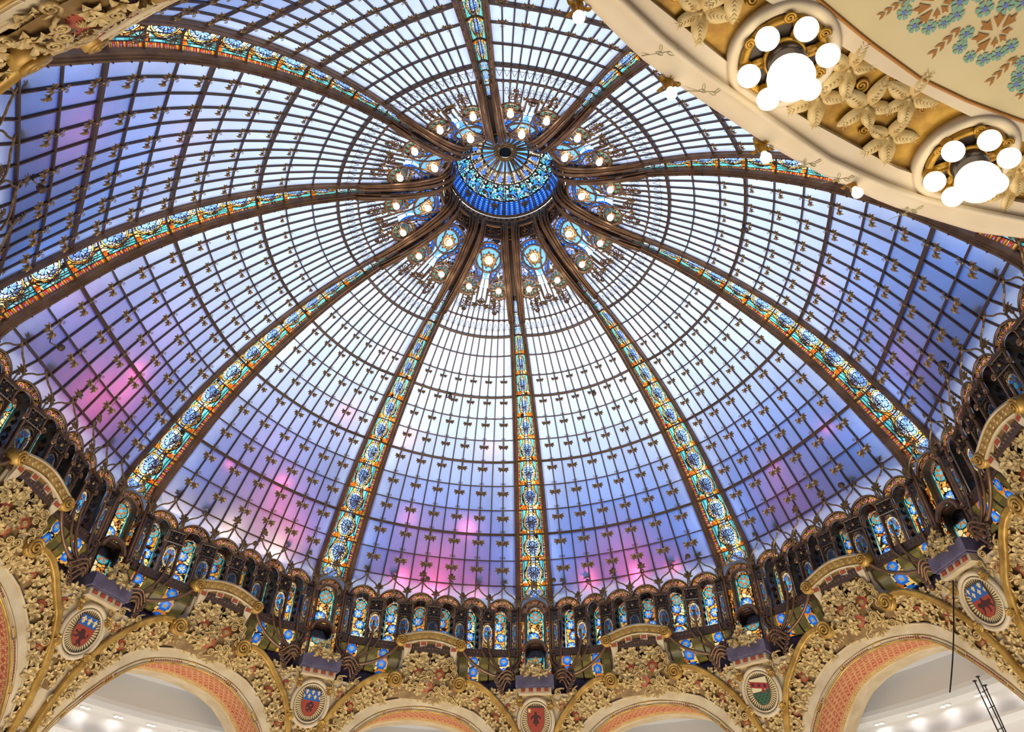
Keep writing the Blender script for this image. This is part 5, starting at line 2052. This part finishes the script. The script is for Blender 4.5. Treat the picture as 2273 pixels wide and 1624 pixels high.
def shield_col(kind):
    def f(x, y):
        n = len(x)
        col = np.tile(CRIM, (n, 1))
        if kind in ('lilies_lion', 'lilies_semy', 'lilies_horse'):
            top = y > (0.26 if kind == 'lilies_lion' else 0.12)
            put(col, top, BLUE)
            if kind == 'lilies_lion':
                for cx in (-0.52, 0, 0.52):
                    put(col, fleur(x, y, cx, 0.58, 0.27), SHG)
                put(col, inpoly((x - 0.0) * 1.35, (y + 0.36) * 1.45, LION), INK)
            else:
                for r_, (yy, xs) in enumerate(((0.72, (-0.55, 0, 0.55)), (0.40, (-0.28, 0.28)))):
                    for cx in xs:
                        put(col, fleur(x, y, cx, yy, 0.20), SHG)
                for cx in (-0.75, 0.75):
                    put(col, fleur(x, y, cx, 0.38, 0.16), SHG)
                if kind == 'lilies_semy':
                    put(col, (np.hypot(x * 1.1, (y + 0.32)) < 0.40) & (np.sin(x * 13 + 1) * np.cos(y * 15) > -0.45), INK)
                else:
                    put(col, inpoly(x * 1.15, (y + 0.32) * 1.5, HORSE), INK)
        elif kind == 'lily':
            put(col, fleur(x, y, 0, 0.02, 0.62), INK)
            for k in range(3):
                a = k * PI / 3
                put(col, (np.abs((x + 0.60) * math.sin(a) + (y - 0.70) * math.cos(a)) < 0.035) & (np.hypot(x + 0.60, y - 0.70) < 0.17), SHG)
        else:
            put(col, np.ones(n, bool), lin(226, 212, 168))
            bend = np.abs(y - 0.38 + 0.22 * x) < 0.22
            put(col, bend, lin(158, 48, 50))
            for k in (-0.55, 0.0, 0.5):
                put(col, (np.hypot(x - k, (y - 0.38 + 0.22 * x)) < 0.13) & bend, INK)
            low = y < -0.06 - 0.22 * (x - 0.0) * 0 + np.clip(-x * 0.9, -0.1, 0.15)
            low = (y < -0.08) | ((x > 0.45) & (y < 0.05))
            put(col, low & ~bend, lin(56, 92, 66))
            put(col, low & (np.sin(x * 17) * np.cos(y * 16) > 0.45), lin(30, 54, 42))
            put(col, (np.hypot(x - 0.25, y + 0.02) < 0.15) & ~bend, lin(158, 48, 50))
            put(col, (np.abs(y + 0.08) < 0.02) & ~bend, INK)
        e = ~shield_shape(x * 1.05, y * 1.04 - 0.01)
        put(col, e, lin(90, 44, 32))
        return col
    return f


SHIELD_KIND = {0: 'lily', 1: 'bend', 2: 'lilies_horse', 9: 'lilies_semy', 8: 'lilies_lion'}
SHIELD_LABEL = {0: 'plaster pier with a plain red shield bearing one dark lily', 1: 'plaster pier with a green, white and red banded shield',
                2: 'plaster pier with blue lilies and dark horseman on a shield, beside the cable', 9: 'plaster pier with many small lilies over a dark red field on its shield',
                8: 'plaster pier with three lilies above a dark lion on its shield', 7: 'plaster pier partly outside the left picture edge',
                3: 'plaster pier beyond the right picture edge behind the balcony'}
for b in (0, 1, 2, 9, 8):
    e = pier.place('carved_pier', PHI0 + R(36 * b), SHIELD_LABEL[b], 'pier', 'carved piers of the rotunda')
    W_, H_ = 0.30, 0.34
    me = grid_mesh('shield', lambda u, v: np.stack([u * W_, v * H_ + 0.02, 0.13 + 0.03 * (1 - u * u)], -1), shield_col(SHIELD_KIND[b]), 100, 116, M_PAINT, mask=shield_shape, v0=-1)
    frame_o = [c for c in e.children if c.name.startswith('oval_frame')][0]
    o = bpy.data.objects.new('shield', me)
    o.parent = frame_o
    o['label'] = {'lily': 'red shield with one dark lily', 'bend': 'shield in cream, red and green', 'lilies_horse': 'shield with gold lilies over a dark horseman', 'lilies_semy': 'shield strewn with gold lilies over dark red', 'lilies_lion': 'shield with three gold lilies over a dark lion'}[SHIELD_KIND[b]]
    C.objects.link(o)

# plaster wall behind the arches' shoulders (setting), bay by bay
pw = MB()
V, F = [], []
PSI = np.linspace(0, 360, 181)
PZ = [(11.75, 7.40), (11.02, 7.45), (10.92, 7.75), (10.90, 8.0), (11.3, 8.02)]
for ps in PSI:
    s_ = ((ps + 18) % 36 - 18) / 18.0
    b_ = float(drum_bow(((ps) % 36 - 18) / 18.0))
    a = PHI0 + R(ps)
    for r_, z_ in PZ:
        V.append(P3(a, r_ - 0.30 * b_ * (r_ < 11.5), z_ - 0.2 * b_ * (z_ > 7.1)))
m_ = len(PZ)
for i in range(180):
    for j in range(m_ - 1):
        F.append((i * m_ + j, i * m_ + j + 1, (i + 1) * m_ + j + 1, (i + 1) * m_ + j))
me = MB().add(np.array(V), F).mesh('wall_drum', M_PLUM, True)
o = bpy.data.objects.new('wall_drum', me)
o['kind'] = 'structure'
C.objects.link(o)
# ------------------------------------------------------------------ the balcony overhead: a bowed slab edge with leaf frieze and globe lamps
ZB = 3.2
M_BALC = mat_principled('balcony_cream', tuple(lin(232, 214, 184)), 0.6, 0, noise=tuple(lin(222, 200, 166)), nscale=3)
M_CEIL = mat_principled('ceiling_buff', tuple(lin(226, 208, 160)), 0.6, 0, noise=tuple(lin(216, 196, 146)), nscale=2)
M_GILD = mat_principled('bright_gilding', tuple(lin(196, 150, 52)), 0.32, 0.35, noise=tuple(lin(150, 106, 30)), nscale=12)
M_LEAFP = mat_principled('leaf_plaster', tuple(lin(222, 196, 138)), 0.45, 0.05, noise=tuple(lin(196, 160, 92)), nscale=14)
M_GLOBE = mat_emit('opal_globe', (1.0, 0.90, 0.66), 2.6)
M_BROWN = mat_principled('brown_stencil', tuple(lin(168, 112, 44)), 0.6)
M_MINT = mat_principled('mint_stencil', tuple(lin(128, 172, 150)), 0.6)
M_PERI = mat_principled('blue_stencil', tuple(lin(104, 124, 190)), 0.6)
M_SMOKE = mat_principled('grey_green_paint', tuple(lin(176, 164, 124)), 0.6)


def ext_line(P, n0=(-3.0, -2.6), far=None):
    P = [np.array(p, float) for p in P]
    d0 = unit(P[0] - P[1])
    d1 = unit(P[-1] - P[-2])
    a = [P[0] + d0 * f for f in (3.2, 1.6, 0.7)]
    b = [P[-1] + d1 * f + np.array([0, -1]) * 0.10 * f * f for f in (0.4, 0.9, 1.5)]
    return np.array(a + P + b)


def rs(P, n):
    P = np.asarray(P, float)
    d = np.concatenate([[0], np.cumsum(np.hypot(*np.diff(P, axis=0).T))])
    x = np.linspace(0, d[-1], n)
    return np.stack([np.interp(x, d, P[:, 0]), np.interp(x, d, P[:, 1])], -1)


EDGE = [[0.315, -11.184], [0.508, -11.014], [0.643, -10.906], [0.877, -10.765], [1.114, -10.624], [1.273, -10.53], [1.571, -10.376], [1.782, -10.284], [2.037, -10.177], [2.353, -10.081], [2.611, -10.007], [2.877, -9.98]]
LINE = [[0.493, -11.189], [0.695, -11.03], [0.908, -10.886], [1.246, -10.682], [1.615, -10.46], [1.935, -10.328], [2.232, -10.228], [2.799, -10.124]]
FLOW = [[0.643, -11.168], [0.977, -10.946], [1.39, -10.686], [1.785, -10.5], [1.998, -10.402], [2.426, -10.274], [2.751, -10.213]]
FUP = [[1.099, -11.207], [1.464, -11.034], [1.75, -10.891], [2.098, -10.75], [2.559, -10.57]]
BROWN = [[1.377, -11.182], [1.597, -11.047], [1.893, -10.886], [2.184, -10.774], [2.501, -10.678]]
NB = 60
edge, line, flow, fup, brown = [rs(ext_line(P), NB) for P in (EDGE, LINE, FLOW, FUP, BROWN)]


def bstrip(name, rows, mat, smooth=True):
    """rows: list of (plan line, height)"""
    V = np.concatenate([np.concatenate([P, np.full((NB, 1), z_)], 1) for P, z_ in rows])
    F = [(j * NB + i, j * NB + i + 1, (j + 1) * NB + i + 1, (j + 1) * NB + i) for j in range(len(rows) - 1) for i in range(NB - 1)]
    return MB().add(V, F).mesh(name, mat, smooth)


balc = bpy.data.objects.new('ceiling_balcony', None)
balc['kind'] = 'structure'
balc.location = (1.6, -10.8, ZB)
C.objects.link(balc)


def bchild(name, me, M=None, label=None, kind=None, parent=None):
    o = bpy.data.objects.new(name, me)
    o.parent = parent or balc
    off = Matrix.Translation(-Vector(balc.location)) if parent is None else Matrix.Identity(4)
    o.matrix_local = off @ (M if M is not None else Matrix.Identity(4))
    if label:
        o['label'] = label
    if kind:
        o['kind'] = kind
    C.objects.link(o)
    return o


e2 = edge + (line - edge) * 0.35
e3 = edge + (line - edge) * 0.9
bchild('slab_edge', bstrip('slab_edge', [(edge + (edge - line) * 0.1, ZB + 0.75), (edge + (edge - line) * 0.1, ZB + 0.10), (edge, ZB), (e2, ZB - 0.03), (e3, ZB - 0.03)], M_BALC))
bchild('bead_moulding', MB().tube(np.concatenate([e3 + (line - e3) * 0.5, np.full((NB, 1), ZB - 0.025)], 1), 0.018, 6).mesh('bead_moulding', M_BALC, True))
bchild('flat_band', bstrip('flat_band', [(e3, ZB - 0.03), (line, ZB - 0.005), (flow, ZB - 0.005), (flow, ZB + 0.03)], M_BALC, False))
bchild('frieze_ground', bstrip('frieze_ground', [(flow, ZB + 0.03), (fup, ZB + 0.03)], M_GILD))
bchild('upper_band', bstrip('upper_band', [(fup, ZB + 0.03), (fup, ZB - 0.005), (brown, ZB - 0.005)], M_BALC, False))
bchild('brown_line', MB().tube(np.concatenate([brown, np.full((NB, 1), ZB)], 1), 0.010, 5).mesh('brown_line', M_BROWN, True))
backl = brown + np.array([0.9, -4.2])
bchild('ceiling_field', bstrip('ceiling_field', [(brown, ZB), (brown * 0.5 + backl * 0.5, ZB + 0.02), (backl, ZB + 0.02)], M_CEIL, False))
bchild('slab_top', bstrip('slab_top', [(edge + (edge - line) * 0.1, ZB + 0.75), (backl, ZB + 0.75)], M_BALC, False))


def down_M(x, y, z, rot=0.0, s=1.0):
    """frame whose z axis points down from the soffit"""
    c, q_ = math.cos(rot), math.sin(rot)
    return frame_M((x, y, z), (c, q_, 0), (q_, -c, 0), (0, 0, -1), s)


# frieze leaves: five-fingered leaves of uneven size, each leaf a part
def big_leaf(L, W):
    mb = MB()
    rows = []
    n_ = 9
    for i in range(n_ + 1):
        f = i / n_
        w = W * (math.sin(PI * min(1, f ** 0.8)) ** 0.75) * 0.5 + 0.004
        h = 0.022 * math.sin(PI * f) + 0.008
        rows.append([(f * L, -w, h * 0.3), (f * L, -w * 0.5, h * 1.2), (f * L, 0, h * 0.75), (f * L, w * 0.5, h * 1.2), (f * L, w, h * 0.3)])
    V = np.array(rows).reshape(-1, 3)
    F = [(i * 5 + j, i * 5 + j + 1, (i + 1) * 5 + j + 1, (i + 1) * 5 + j) for i in range(n_) for j in range(4)]
    mb.add(V, F)
    for i in range(2, n_ - 1):
        for sg in (-1, 1):
            x0 = i / n_ * L
            mb.tube([(x0, 0, 0.026), (x0 + 0.02, sg * W * 0.28, 0.030)], 0.0016, 3)
    return mb.mesh('leaf', M_LEAFP, True)


ME_BL = [big_leaf(0.165, 0.074), big_leaf(0.15, 0.068), big_leaf(0.12, 0.062)]
LEAFC = [(0.832, -11.142, 0.3), (0.95, -11.26, 1.9), (1.471, -10.763, 0.9), (1.57, -10.905, 2.6), (1.72, -10.725, 4.0), (1.90, -10.775, 5.2), (1.881, -10.570, 3.3), (2.62, -10.40, 1.0), (2.64, -10.30, 2.5), (0.62, -11.40, 1.0), (0.78, -11.48, 3.0), (2.75, -10.48, 0.5)]
gg = random.Random(4)
for n_, (x, y, ro_) in enumerate(LEAFC):
    st = MB().lathe([(0.014, 0.0), (0.012, 0.03), (0.0, 0.035)], 8).mesh('leaf_heart', M_LEAFP, True)
    h_ = bchild('leaf_heart', st, down_M(x, y, ZB + 0.03, ro_))
    for k in range(5):
        a = ro_ + k * 2 * PI / 5 + gg.uniform(-0.2, 0.2)
        me = ME_BL[(0, 0, 1, 2, 1)[(k + n_) % 5]]
        bchild('leaf', me, Matrix.Rotation(0, 4, 'Z') @ frame_M((0, 0, 0.005 + 0.004 * k), (math.cos(a), math.sin(a), 0), (-math.sin(a), math.cos(a), 0), (0, 0, 1)), parent=h_)
for x, y, r_ in ((1.66, -10.83, 0.035), (1.78, -10.86, 0.026), (1.76, -10.60, 0.026), (1.93, -10.66, 0.024), (2.00, -10.72, 0.022), (0.72, -11.22, 0.045), (2.55, -10.42, 0.026), (1.42, -10.84, 0.02), (1.05, -11.20, 0.03)):
    q_, a_ = spiral_pts(r_, 2.0, 26, 0.1)
    bchild('frieze_scroll', MB().tube(np.stack([q_[:, 0], q_[:, 1], 0.012 + 0 * a_], -1), r_ * 0.24, 6).mesh('frieze_scroll', M_GILD, True), down_M(x, y, ZB + 0.03, x * 9))
# pale painted sprigs on the slab edge
for x, y, ro_ in ((0.70, -10.98, 0.6), (0.93, -10.80, 0.8), (1.52, -10.43, 0.4), (1.72, -10.35, 0.5), (2.15, -10.16, 0.2)):
    mb = MB()
    for k in range(4):
        leaf_fan(mb, (0.025 * k - 0.04, 0, 0.002), ro_ + (1.2 if k % 2 else -0.9) * (1 if k < 3 else 0.1), 1, 0, 0.055, 0.022, 0.02)
    mb.tube([(-0.10, -0.02, 0.0), (0, 0, 0.002), (0.06, 0.015, 0.0)], 0.0025, 4)
    bchild('sprig_relief', mb.mesh('sprig_relief', M_SMOKE), down_M(x, y, ZB - 0.028, ro_ - 0.6))

# stencilled flowers on the ceiling field: flat paint
zs_ = ZB - 0.0035


def flat(poly, mat, name='stencil_flower'):
    return [(p[0], p[1], 0) for p in poly]


STAR = [(1.839, -11.212), (2.151, -11.096), (2.50, -10.98)]
pet = [(0.022, 0.0), (0.045, -0.010), (0.068, -0.022), (0.066, -0.008), (0.092, 0.0), (0.066, 0.008), (0.068, 0.022), (0.045, 0.010)]
for x, y in STAR:
    mb = MB()
    for k in range(8):
        a = k * PI / 4 + 0.3
        L_ = 1.15 if 1 <= k <= 5 else 0.75
        mb.add([(L_ * (px * math.cos(a) - py * math.sin(a)), L_ * (px * math.sin(a) + py * math.cos(a)), 0) for px, py in pet], [tuple(range(len(pet)))])
    bchild('stencil_star', mb.mesh('stencil_star', M_BROWN), down_M(x, y, zs_), kind='stuff')
FLW = [[1.71, -11.172], [1.778, -11.118], [1.845, -11.112], [1.901, -11.134], [1.939, -11.171], [2.021, -11.09], [2.02, -11.029], [2.085, -10.987], [2.154, -10.977], [2.206, -11.004], [2.244, -11.04], [2.327, -10.969], [1.927, -11.224], [2.048, -11.198], [2.131, -11.215], [2.351, -10.912], [2.362, -10.865], [1.70, -11.24], [1.74, -11.30], [2.20, -11.23], [2.0, -11.26], [2.42, -10.85], [2.48, -10.87]]
hm, hb = MB(), MB()
hp = [(0.010, 0.0), (0.018, -0.008), (0.028, -0.011), (0.033, -0.006), (0.030, 0.0), (0.033, 0.006), (0.028, 0.011), (0.018, 0.008)]
for k in range(6):
    a = k * PI / 3
    hm.add([(px * math.cos(a) - py * math.sin(a), px * math.sin(a) + py * math.cos(a), 0) for px, py in hp], [tuple(range(len(hp)))])
hb.add([(0.011 * math.cos(k * PI / 3), 0.011 * math.sin(k * PI / 3), 0.0005) for k in range(6)], [tuple(range(6))])
ME_HM, ME_HB = hm.mesh('stencil_flower', M_MINT), hb.mesh('stencil_centre', M_PERI)
for i, (x, y) in enumerate(FLW):
    A = down_M(x, y, zs_, i * 0.7, 1.15 if i > 11 else (0.85 if i % 4 == 3 else 1.0))
    f_ = bchild('stencil_flower', ME_HM, A, kind='stuff')
    bchild('stencil_centre', ME_HB, parent=f_)
for (xa, ya), (xb, yb) in (((1.605, -11.15), (1.70, -11.235)), ((1.905, -10.985), (1.985, -11.12)), ((2.228, -10.863), (2.30, -11.0)), ((2.40, -10.80), (2.47, -10.92))):
    mb = MB()
    d = np.array([xb - xa, yb - ya])
    s_ = np.array([-d[1], d[0]])
    for k in range(4):
        for sg in (-1, 1):
            b0 = np.array([xa, ya]) + d * (0.25 + 0.24 * k)
            t_ = b0 - d * 0.28 + s_ * sg * 0.12
            mb.add([(*b0, zs_), (*(b0 * 0.5 + t_ * 0.5 + s_ * 0.05), zs_), (*t_, zs_), (*(b0 * 0.5 + t_ * 0.5 - s_ * 0.05), zs_)], [(0, 1, 2, 3)])
    bchild('stencil_stem', mb.mesh('stencil_stem', M_BROWN), kind='stuff')

# globe lamp clusters
def globe(r_):
    th = np.linspace(0, PI, 13)
    return MB().lathe([(max(1e-4, r_ * math.sin(a)), -r_ * math.cos(a)) for a in th], 24).mesh('globe', M_GLOBE, True)


ME_G0, ME_G1 = globe(0.101), globe(0.051)
ME_GS = MB().lathe([(0.03, 0.0), (0.034, 0.02), (0.022, 0.035), (0.024, 0.05)], 12).mesh('globe_holder', M_GILD, True)


def cluster(name, cx, cy, bigp, smalls, label):
    e = bpy.data.objects.new(name, None)
    e.location = (cx, cy, ZB)
    e['label'] = label
    e['category'] = 'chandelier'
    e['group'] = 'globe lamp clusters under the balcony'
    C.objects.link(e)

    def ch(nm, me, M, par=None):
        o = bpy.data.objects.new(nm, me)
        o.parent = par or e
        o.matrix_local = (Matrix.Translation((-cx, -cy, -ZB)) @ M) if par is None else M
        C.objects.link(o)
        return o
    D = down_M(cx, cy, ZB)
    plate = ch('plaster_roundel', MB().lathe([(0.255, -0.04), (0.250, 0.012), (0.235, 0.020), (0.205, 0.016), (0.198, -0.005), (0.0, -0.01)], 48).mesh('plaster_roundel', M_BALC, True), D)
    th = np.linspace(0, 2 * PI, 41)[:-1]
    rg_ = MB().tube(np.stack([0.175 * np.cos(th), 0.175 * np.sin(th), 0 * th + 0.012], -1), 0.020, 8, closed=True)
    rg_.tube(np.stack([0.085 * np.cos(th), 0.085 * np.sin(th), 0 * th + 0.02], -1), 0.012, 8, closed=True)
    ch('gilt_ring', rg_.mesh('gilt_ring', M_GILD, True), D)
    ch('dark_ground', MB().lathe([(0.165, -0.004), (0.165, 0.0), (0.0, 0.0)], 32).mesh('dark_ground', M_FIL), D)
    for k in range(6):
        a = k * PI / 3 + 0.2
        o = ch('gilt_leaf', big_leaf(0.11, 0.045), D @ frame_M((0.065 * math.cos(a), 0.065 * math.sin(a), 0.006), (math.cos(a + 0.25), math.sin(a + 0.25), 0), (-math.sin(a + 0.25), math.cos(a + 0.25), 0), (0, 0, 1)))
        o.data.materials[0] = M_GILD
        q_, a_ = spiral_pts(0.026, 2.0, 24, 0.1)
        ch('gilt_scroll', MB().tube(np.stack([q_[:, 0], q_[:, 1], 0.03 + 0 * a_], -1), 0.007, 6).mesh('gilt_scroll', M_GILD, True), D @ Matrix.Translation((0.185 * math.cos(a + 0.5), 0.185 * math.sin(a + 0.5), 0.0)))
    ch('drum_holder', MB().lathe([(0.085, 0.0), (0.085, 0.075), (0.075, 0.08), (0.0, 0.08)], 28).mesh('drum_holder', M_FIL, True), D)
    ch('big_globe', ME_G0, Matrix.Translation((bigp[0], bigp[1], 3.0)))
    for x, y in smalls:
        hx, hy = cx + (x - cx) * 0.98, cy + (y - cy) * 0.98
        ho = ch('globe_holder', ME_GS, down_M(hx, hy, ZB - 0.005))
        ch('small_globe', ME_G1, Matrix.Translation((x, y, 3.1)))
    return e


cluster('globe_cluster', 1.245, -10.965, (1.23, -10.96), [[1.116, -11.083], [1.27, -11.129], [1.401, -11.018], [1.081, -10.914], [1.197, -10.807], [1.37, -10.861]], 'white globe lamp cluster on the balcony underside nearer the upper frame edge')
cluster('globe_cluster', 2.318, -10.46, (2.294, -10.462), [[2.166, -10.565], [2.311, -10.629], [2.454, -10.537], [2.153, -10.393], [2.285, -10.307], [2.468, -10.392]], 'white globe lamp cluster on the balcony underside at the right picture edge')
# small bulbs hanging along the slab edge
pear = MB().lathe([(0.0, 0.075), (0.014, 0.072), (0.026, 0.058), (0.028, 0.042), (0.018, 0.02), (0.012, 0.0)][::-1], 12).mesh('bulb', M_GLOBE, True)
PL = ['at the top, nearest the upright rib', 'second from the top', 'above the rib passing behind it', 'lowest of the four along the edge']
for i, (x, y) in enumerate([(0.297, -11.152), (0.749, -10.822), (1.272, -10.503), (1.792, -10.314)]):
    e = bpy.data.objects.new('edge_bulb', None)
    e.location = (x, y, ZB)
    e['label'] = 'gilt-held bulb at the balcony edge, ' + PL[i]
    e['category'] = 'lamp'
    e['group'] = 'bulbs along the balcony edge'
    C.objects.link(e)
    hd = MB().lathe([(0.024, -0.08), (0.030, 0.0), (0.020, 0.03), (0.016, 0.06)], 10)
    for k in range(5):
        leaf_fan(hd, (0.02 * math.cos(k * 1.26), 0.02 * math.sin(k * 1.26), 0.0), k * 1.26, 1, 0, 0.06, 0.03, 0.4)
    for nm, me, M_ in (('holder', hd.mesh('holder', M_GILD), down_M(0, 0, 0)), ('bulb', pear, down_M(0, 0, -0.055))):
        o = bpy.data.objects.new(nm, me)
        o.parent = e
        o.matrix_local = M_
        C.objects.link(o)

# ------------------------------------------------------------------ the white sales gallery behind the arches
M_WHITE = mat_principled('white_paint', (0.80, 0.80, 0.80), 0.7)
M_GREY = mat_principled('grey_panel', (0.55, 0.56, 0.57), 0.6)
M_SPOT = mat_emit('downlight', (1.0, 0.97, 0.92), 30)
M_BLACK = mat_principled('black_steel', (0.012, 0.012, 0.014), 0.4, 0.5)


def annulus(name, rows, mat, a0=-100, a1=100, n=120, parent=None):
    V, F = [], []
    for i in range(n + 1):
        a = PHI0 + R(a0 + (a1 - a0) * i / n)
        for r_, z_ in rows:
            V.append(P3(a, r_, z_))
    m_ = len(rows)
    for i in range(n):
        for j in range(m_ - 1):
            F.append((i * m_ + j, i * m_ + j + 1, (i + 1) * m_ + j + 1, (i + 1) * m_ + j))
    me = MB().add(np.array(V), F).mesh(name, mat)
    o = bpy.data.objects.new(name, me)
    C.objects.link(o)
    if parent is None:
        o['kind'] = 'structure'
    else:
        o.parent = parent
    return o


ceil_o = annulus('ceiling_gallery', [(11.6, 7.35), (12.9, 7.05), (12.9, 6.36)], M_GREY)
annulus('trim_duct', [(12.9, 6.36), (12.92, 6.26), (13.0, 6.24), (13.06, 6.28), (13.08, 6.36), (13.12, 6.36)], M_GREY)
annulus('wall_gallery', [(13.12, 6.36), (13.12, 6.19), (13.62, 6.19), (13.62, 5.62)], M_WHITE)
annulus('trim_shelf', [(13.62, 5.62), (13.30, 5.62), (13.30, 5.56), (13.75, 5.52), (13.75, 4.0)], M_WHITE)
k_ = 0
for az in list(np.arange(-67.3, -40, 4.0)) + list(np.arange(43.63, 66, 4.0)):
    for d_ in (-0.30, 0.30):
        a = PHI0 + R(az + d_)
        p = P3(a, 13.42, 6.185)
        e = bpy.data.objects.new('downlight', MB().lathe([(0.085, 0.0), (0.085, -0.02), (0.062, -0.03), (0.055, -0.02), (0.0, -0.02)], 14).mesh('downlight', M_WHITE))
        e.location = p
        side = 'lower left' if az < 0 else 'lower right'
        n_d = int(round((az + 67.3) / 4.0)) if az < 0 else int(round((az - 43.63) / 4.0))
        ORD = ['first', 'second', 'third', 'fourth', 'fifth', 'sixth', 'seventh', 'eighth']
        e['label'] = '%s downlight of the %s pair from the left behind the %s arch' % ('left' if d_ < 0 else 'right', ORD[min(7, n_d)], side)
        e['category'] = 'downlight'
        e['group'] = 'downlights behind the %s arch' % side
        C.objects.link(e)
        o = bpy.data.objects.new('lens', MB().lathe([(0.05, -0.024), (0.0, -0.026)], 12).mesh('lens', M_SPOT))
        o.parent = e
        C.objects.link(o)
    lamp('gallery_spot', 'SPOT', P3(PHI0 + R(az), 13.35, 6.10), 2.2, (1.0, 0.95, 0.88), 0.1, P3(PHI0 + R(az), 13.62, 5.3)).data.spot_size = R(75)
for az in (-64, -50, 46, 58):  # added fill aimed upwards to brighten the gallery ceiling
    lamp('added_gallery_fill', 'AREA', P3(PHI0 + R(az), 12.4, 4.4), 1.2, (0.95, 0.97, 1.0), 1.6, P3(PHI0 + R(az), 12.6, 6.4))
# truss of thin black rods in front of the right gallery
tr_ = bpy.data.objects.new('rod_truss', None)
ab = PHI0 + R(58.7)
tr_.location = P3(ab, 12.5, 4.6)
tr_['label'] = 'thin black rod truss standing in the white gallery under the right arch'
tr_['category'] = 'truss'
C.objects.link(tr_)
for x0, x1, z1 in ((-0.10, -0.02, 6.16), (0.02, 0.10, 6.22), (0.10, 0.14, 6.0)):
    mb = MB()
    tx = np.array([math.cos(ab), -math.sin(ab), 0])
    mb.tube([tx * x1 + np.array([0, 0, 0.0]), tx * x0 + np.array([0, 0, z1 - 4.6])], 0.014, 6)
    mb.lathe([(0.05, 0), (0.05, 0.015)], 8, Matrix.Translation(Vector(tx * x0) + Vector((0, 0, z1 - 4.6))))
    o = bpy.data.objects.new('rod', mb.mesh('rod', M_BLACK))
    o.parent = tr_
    C.objects.link(o)
for z_ in (0.5, 0.95, 1.3):
    mb = MB()
    mb.tube([tx * -0.03 + np.array([0, 0, z_]), tx * 0.13 + np.array([0, 0, z_ + 0.02])], 0.010, 5)
    o = bpy.data.objects.new('brace', mb.mesh('brace', M_BLACK))
    o.parent = tr_
    C.objects.link(o)

# ------------------------------------------------------------------ little things: spotlights on the dome, the cable on the right arch, red lamps behind the glass
spt = MB()
spt.lathe([(0.0, -0.07), (0.05, -0.06), (0.075, 0.0), (0.075, 0.07), (0.06, 0.08), (0.0, 0.08)], 12)
ME_SP = spt.mesh('lamp_head', M_IRON, True)
SPOTS = [(7, -0.7, 10.4, 'on a bent arm at the left, above the arcade'), (0, -0.97, 10.8, 'beside the foot of the upright rib, right of it'), (0, 0.77, 10.8, 'low right in the bay right of the upright rib'),
         (2, -0.03, 10.8, 'low in the right hand bay'), (1, 0.47, 10.9, 'above the arcade of the bay below the big right rib'), (9, -0.27, 3.1, 'high in the bay left of the upright rib'),
         (0, 0.23, 3.3, 'high in the bay right of the upright rib'), (2, 0.13, 3.1, 'high in the bay under the balcony rib'), (6, -0.13, 10.5, 'at the left picture edge under the upper rib'), (8, 0.13, 11.2, 'above the arcade of the lower left bay'), (9, -0.13, 10.9, 'in the pink glow left of the upright rib')]
for b, s_, t_, lb in SPOTS:
    az = PHI0 + R(36 * b + 18)
    o_ = glass(s_, t_, 0.22)
    e = bpy.data.objects.new('spotlight', None)
    e.matrix_world = Matrix.Rotation(-az, 4, 'Z') @ Matrix.Translation(Vector(glass(s_, t_, 0.05)))
    e['label'] = 'small round dark spotlight ' + lb
    e['category'] = 'spotlight'
    C.objects.link(e)
    base = Vector(glass(s_, t_, 0.05))
    n_ = unit(glass(s_, t_, 0.1) - glass(s_, t_))
    x = unit(np.cross([0, 0, 1.0], n_))
    y = np.cross(n_, x)
    hd = bpy.data.objects.new('lamp_head', ME_SP)
    hd.parent = e
    hd.matrix_local = Matrix.Translation(-base) @ frame_M(o_, x, y, n_)
    C.objects.link(hd)
    arm = MB().tube([glass(s_ - 0.05, t_ - 0.02, 0.0) - np.array(base), glass(s_ - 0.05, t_ + 0.12, 0.12) - np.array(base), o_ - np.array(base)], 0.016, 5).mesh('arm', M_IRON)
    o = bpy.data.objects.new('arm', arm)
    o.parent = e
    C.objects.link(o)

cab = bpy.data.objects.new('cable', None)
p0, p1 = P3(R(71.2), 9.95, 7.1), P3(R(64.5), 9.9, 5.2)
p0, p1 = np.array(p0), np.array(p1)
cab.location = (0, 0, 0)
mb = MB()
rotm = Matrix.Rotation(-PHI0, 4, 'Z')
pts = [np.array(rotm @ Vector(p0 + (p1 - p0) * f - np.array([0, 0, 0.10 * math.sin(f * PI)]))) for f in np.linspace(0, 1, 16)]
mb.tube(pts, 0.014, 5)
bpy.data.objects.remove(cab)
cab = bpy.data.objects.new('cable', mb.mesh('cable', M_BLACK))
cab['label'] = 'thin black cable running down across the edge of the right arch'
cab['category'] = 'cable'
C.objects.link(cab)

# floor far below (keeps the light in)
fo = annulus('floor', [(0.01, -9.0), (16.0, -9.0)], mat_principled('floor_stone', (0.5, 0.45, 0.38), 0.6), -180, 180, 48)
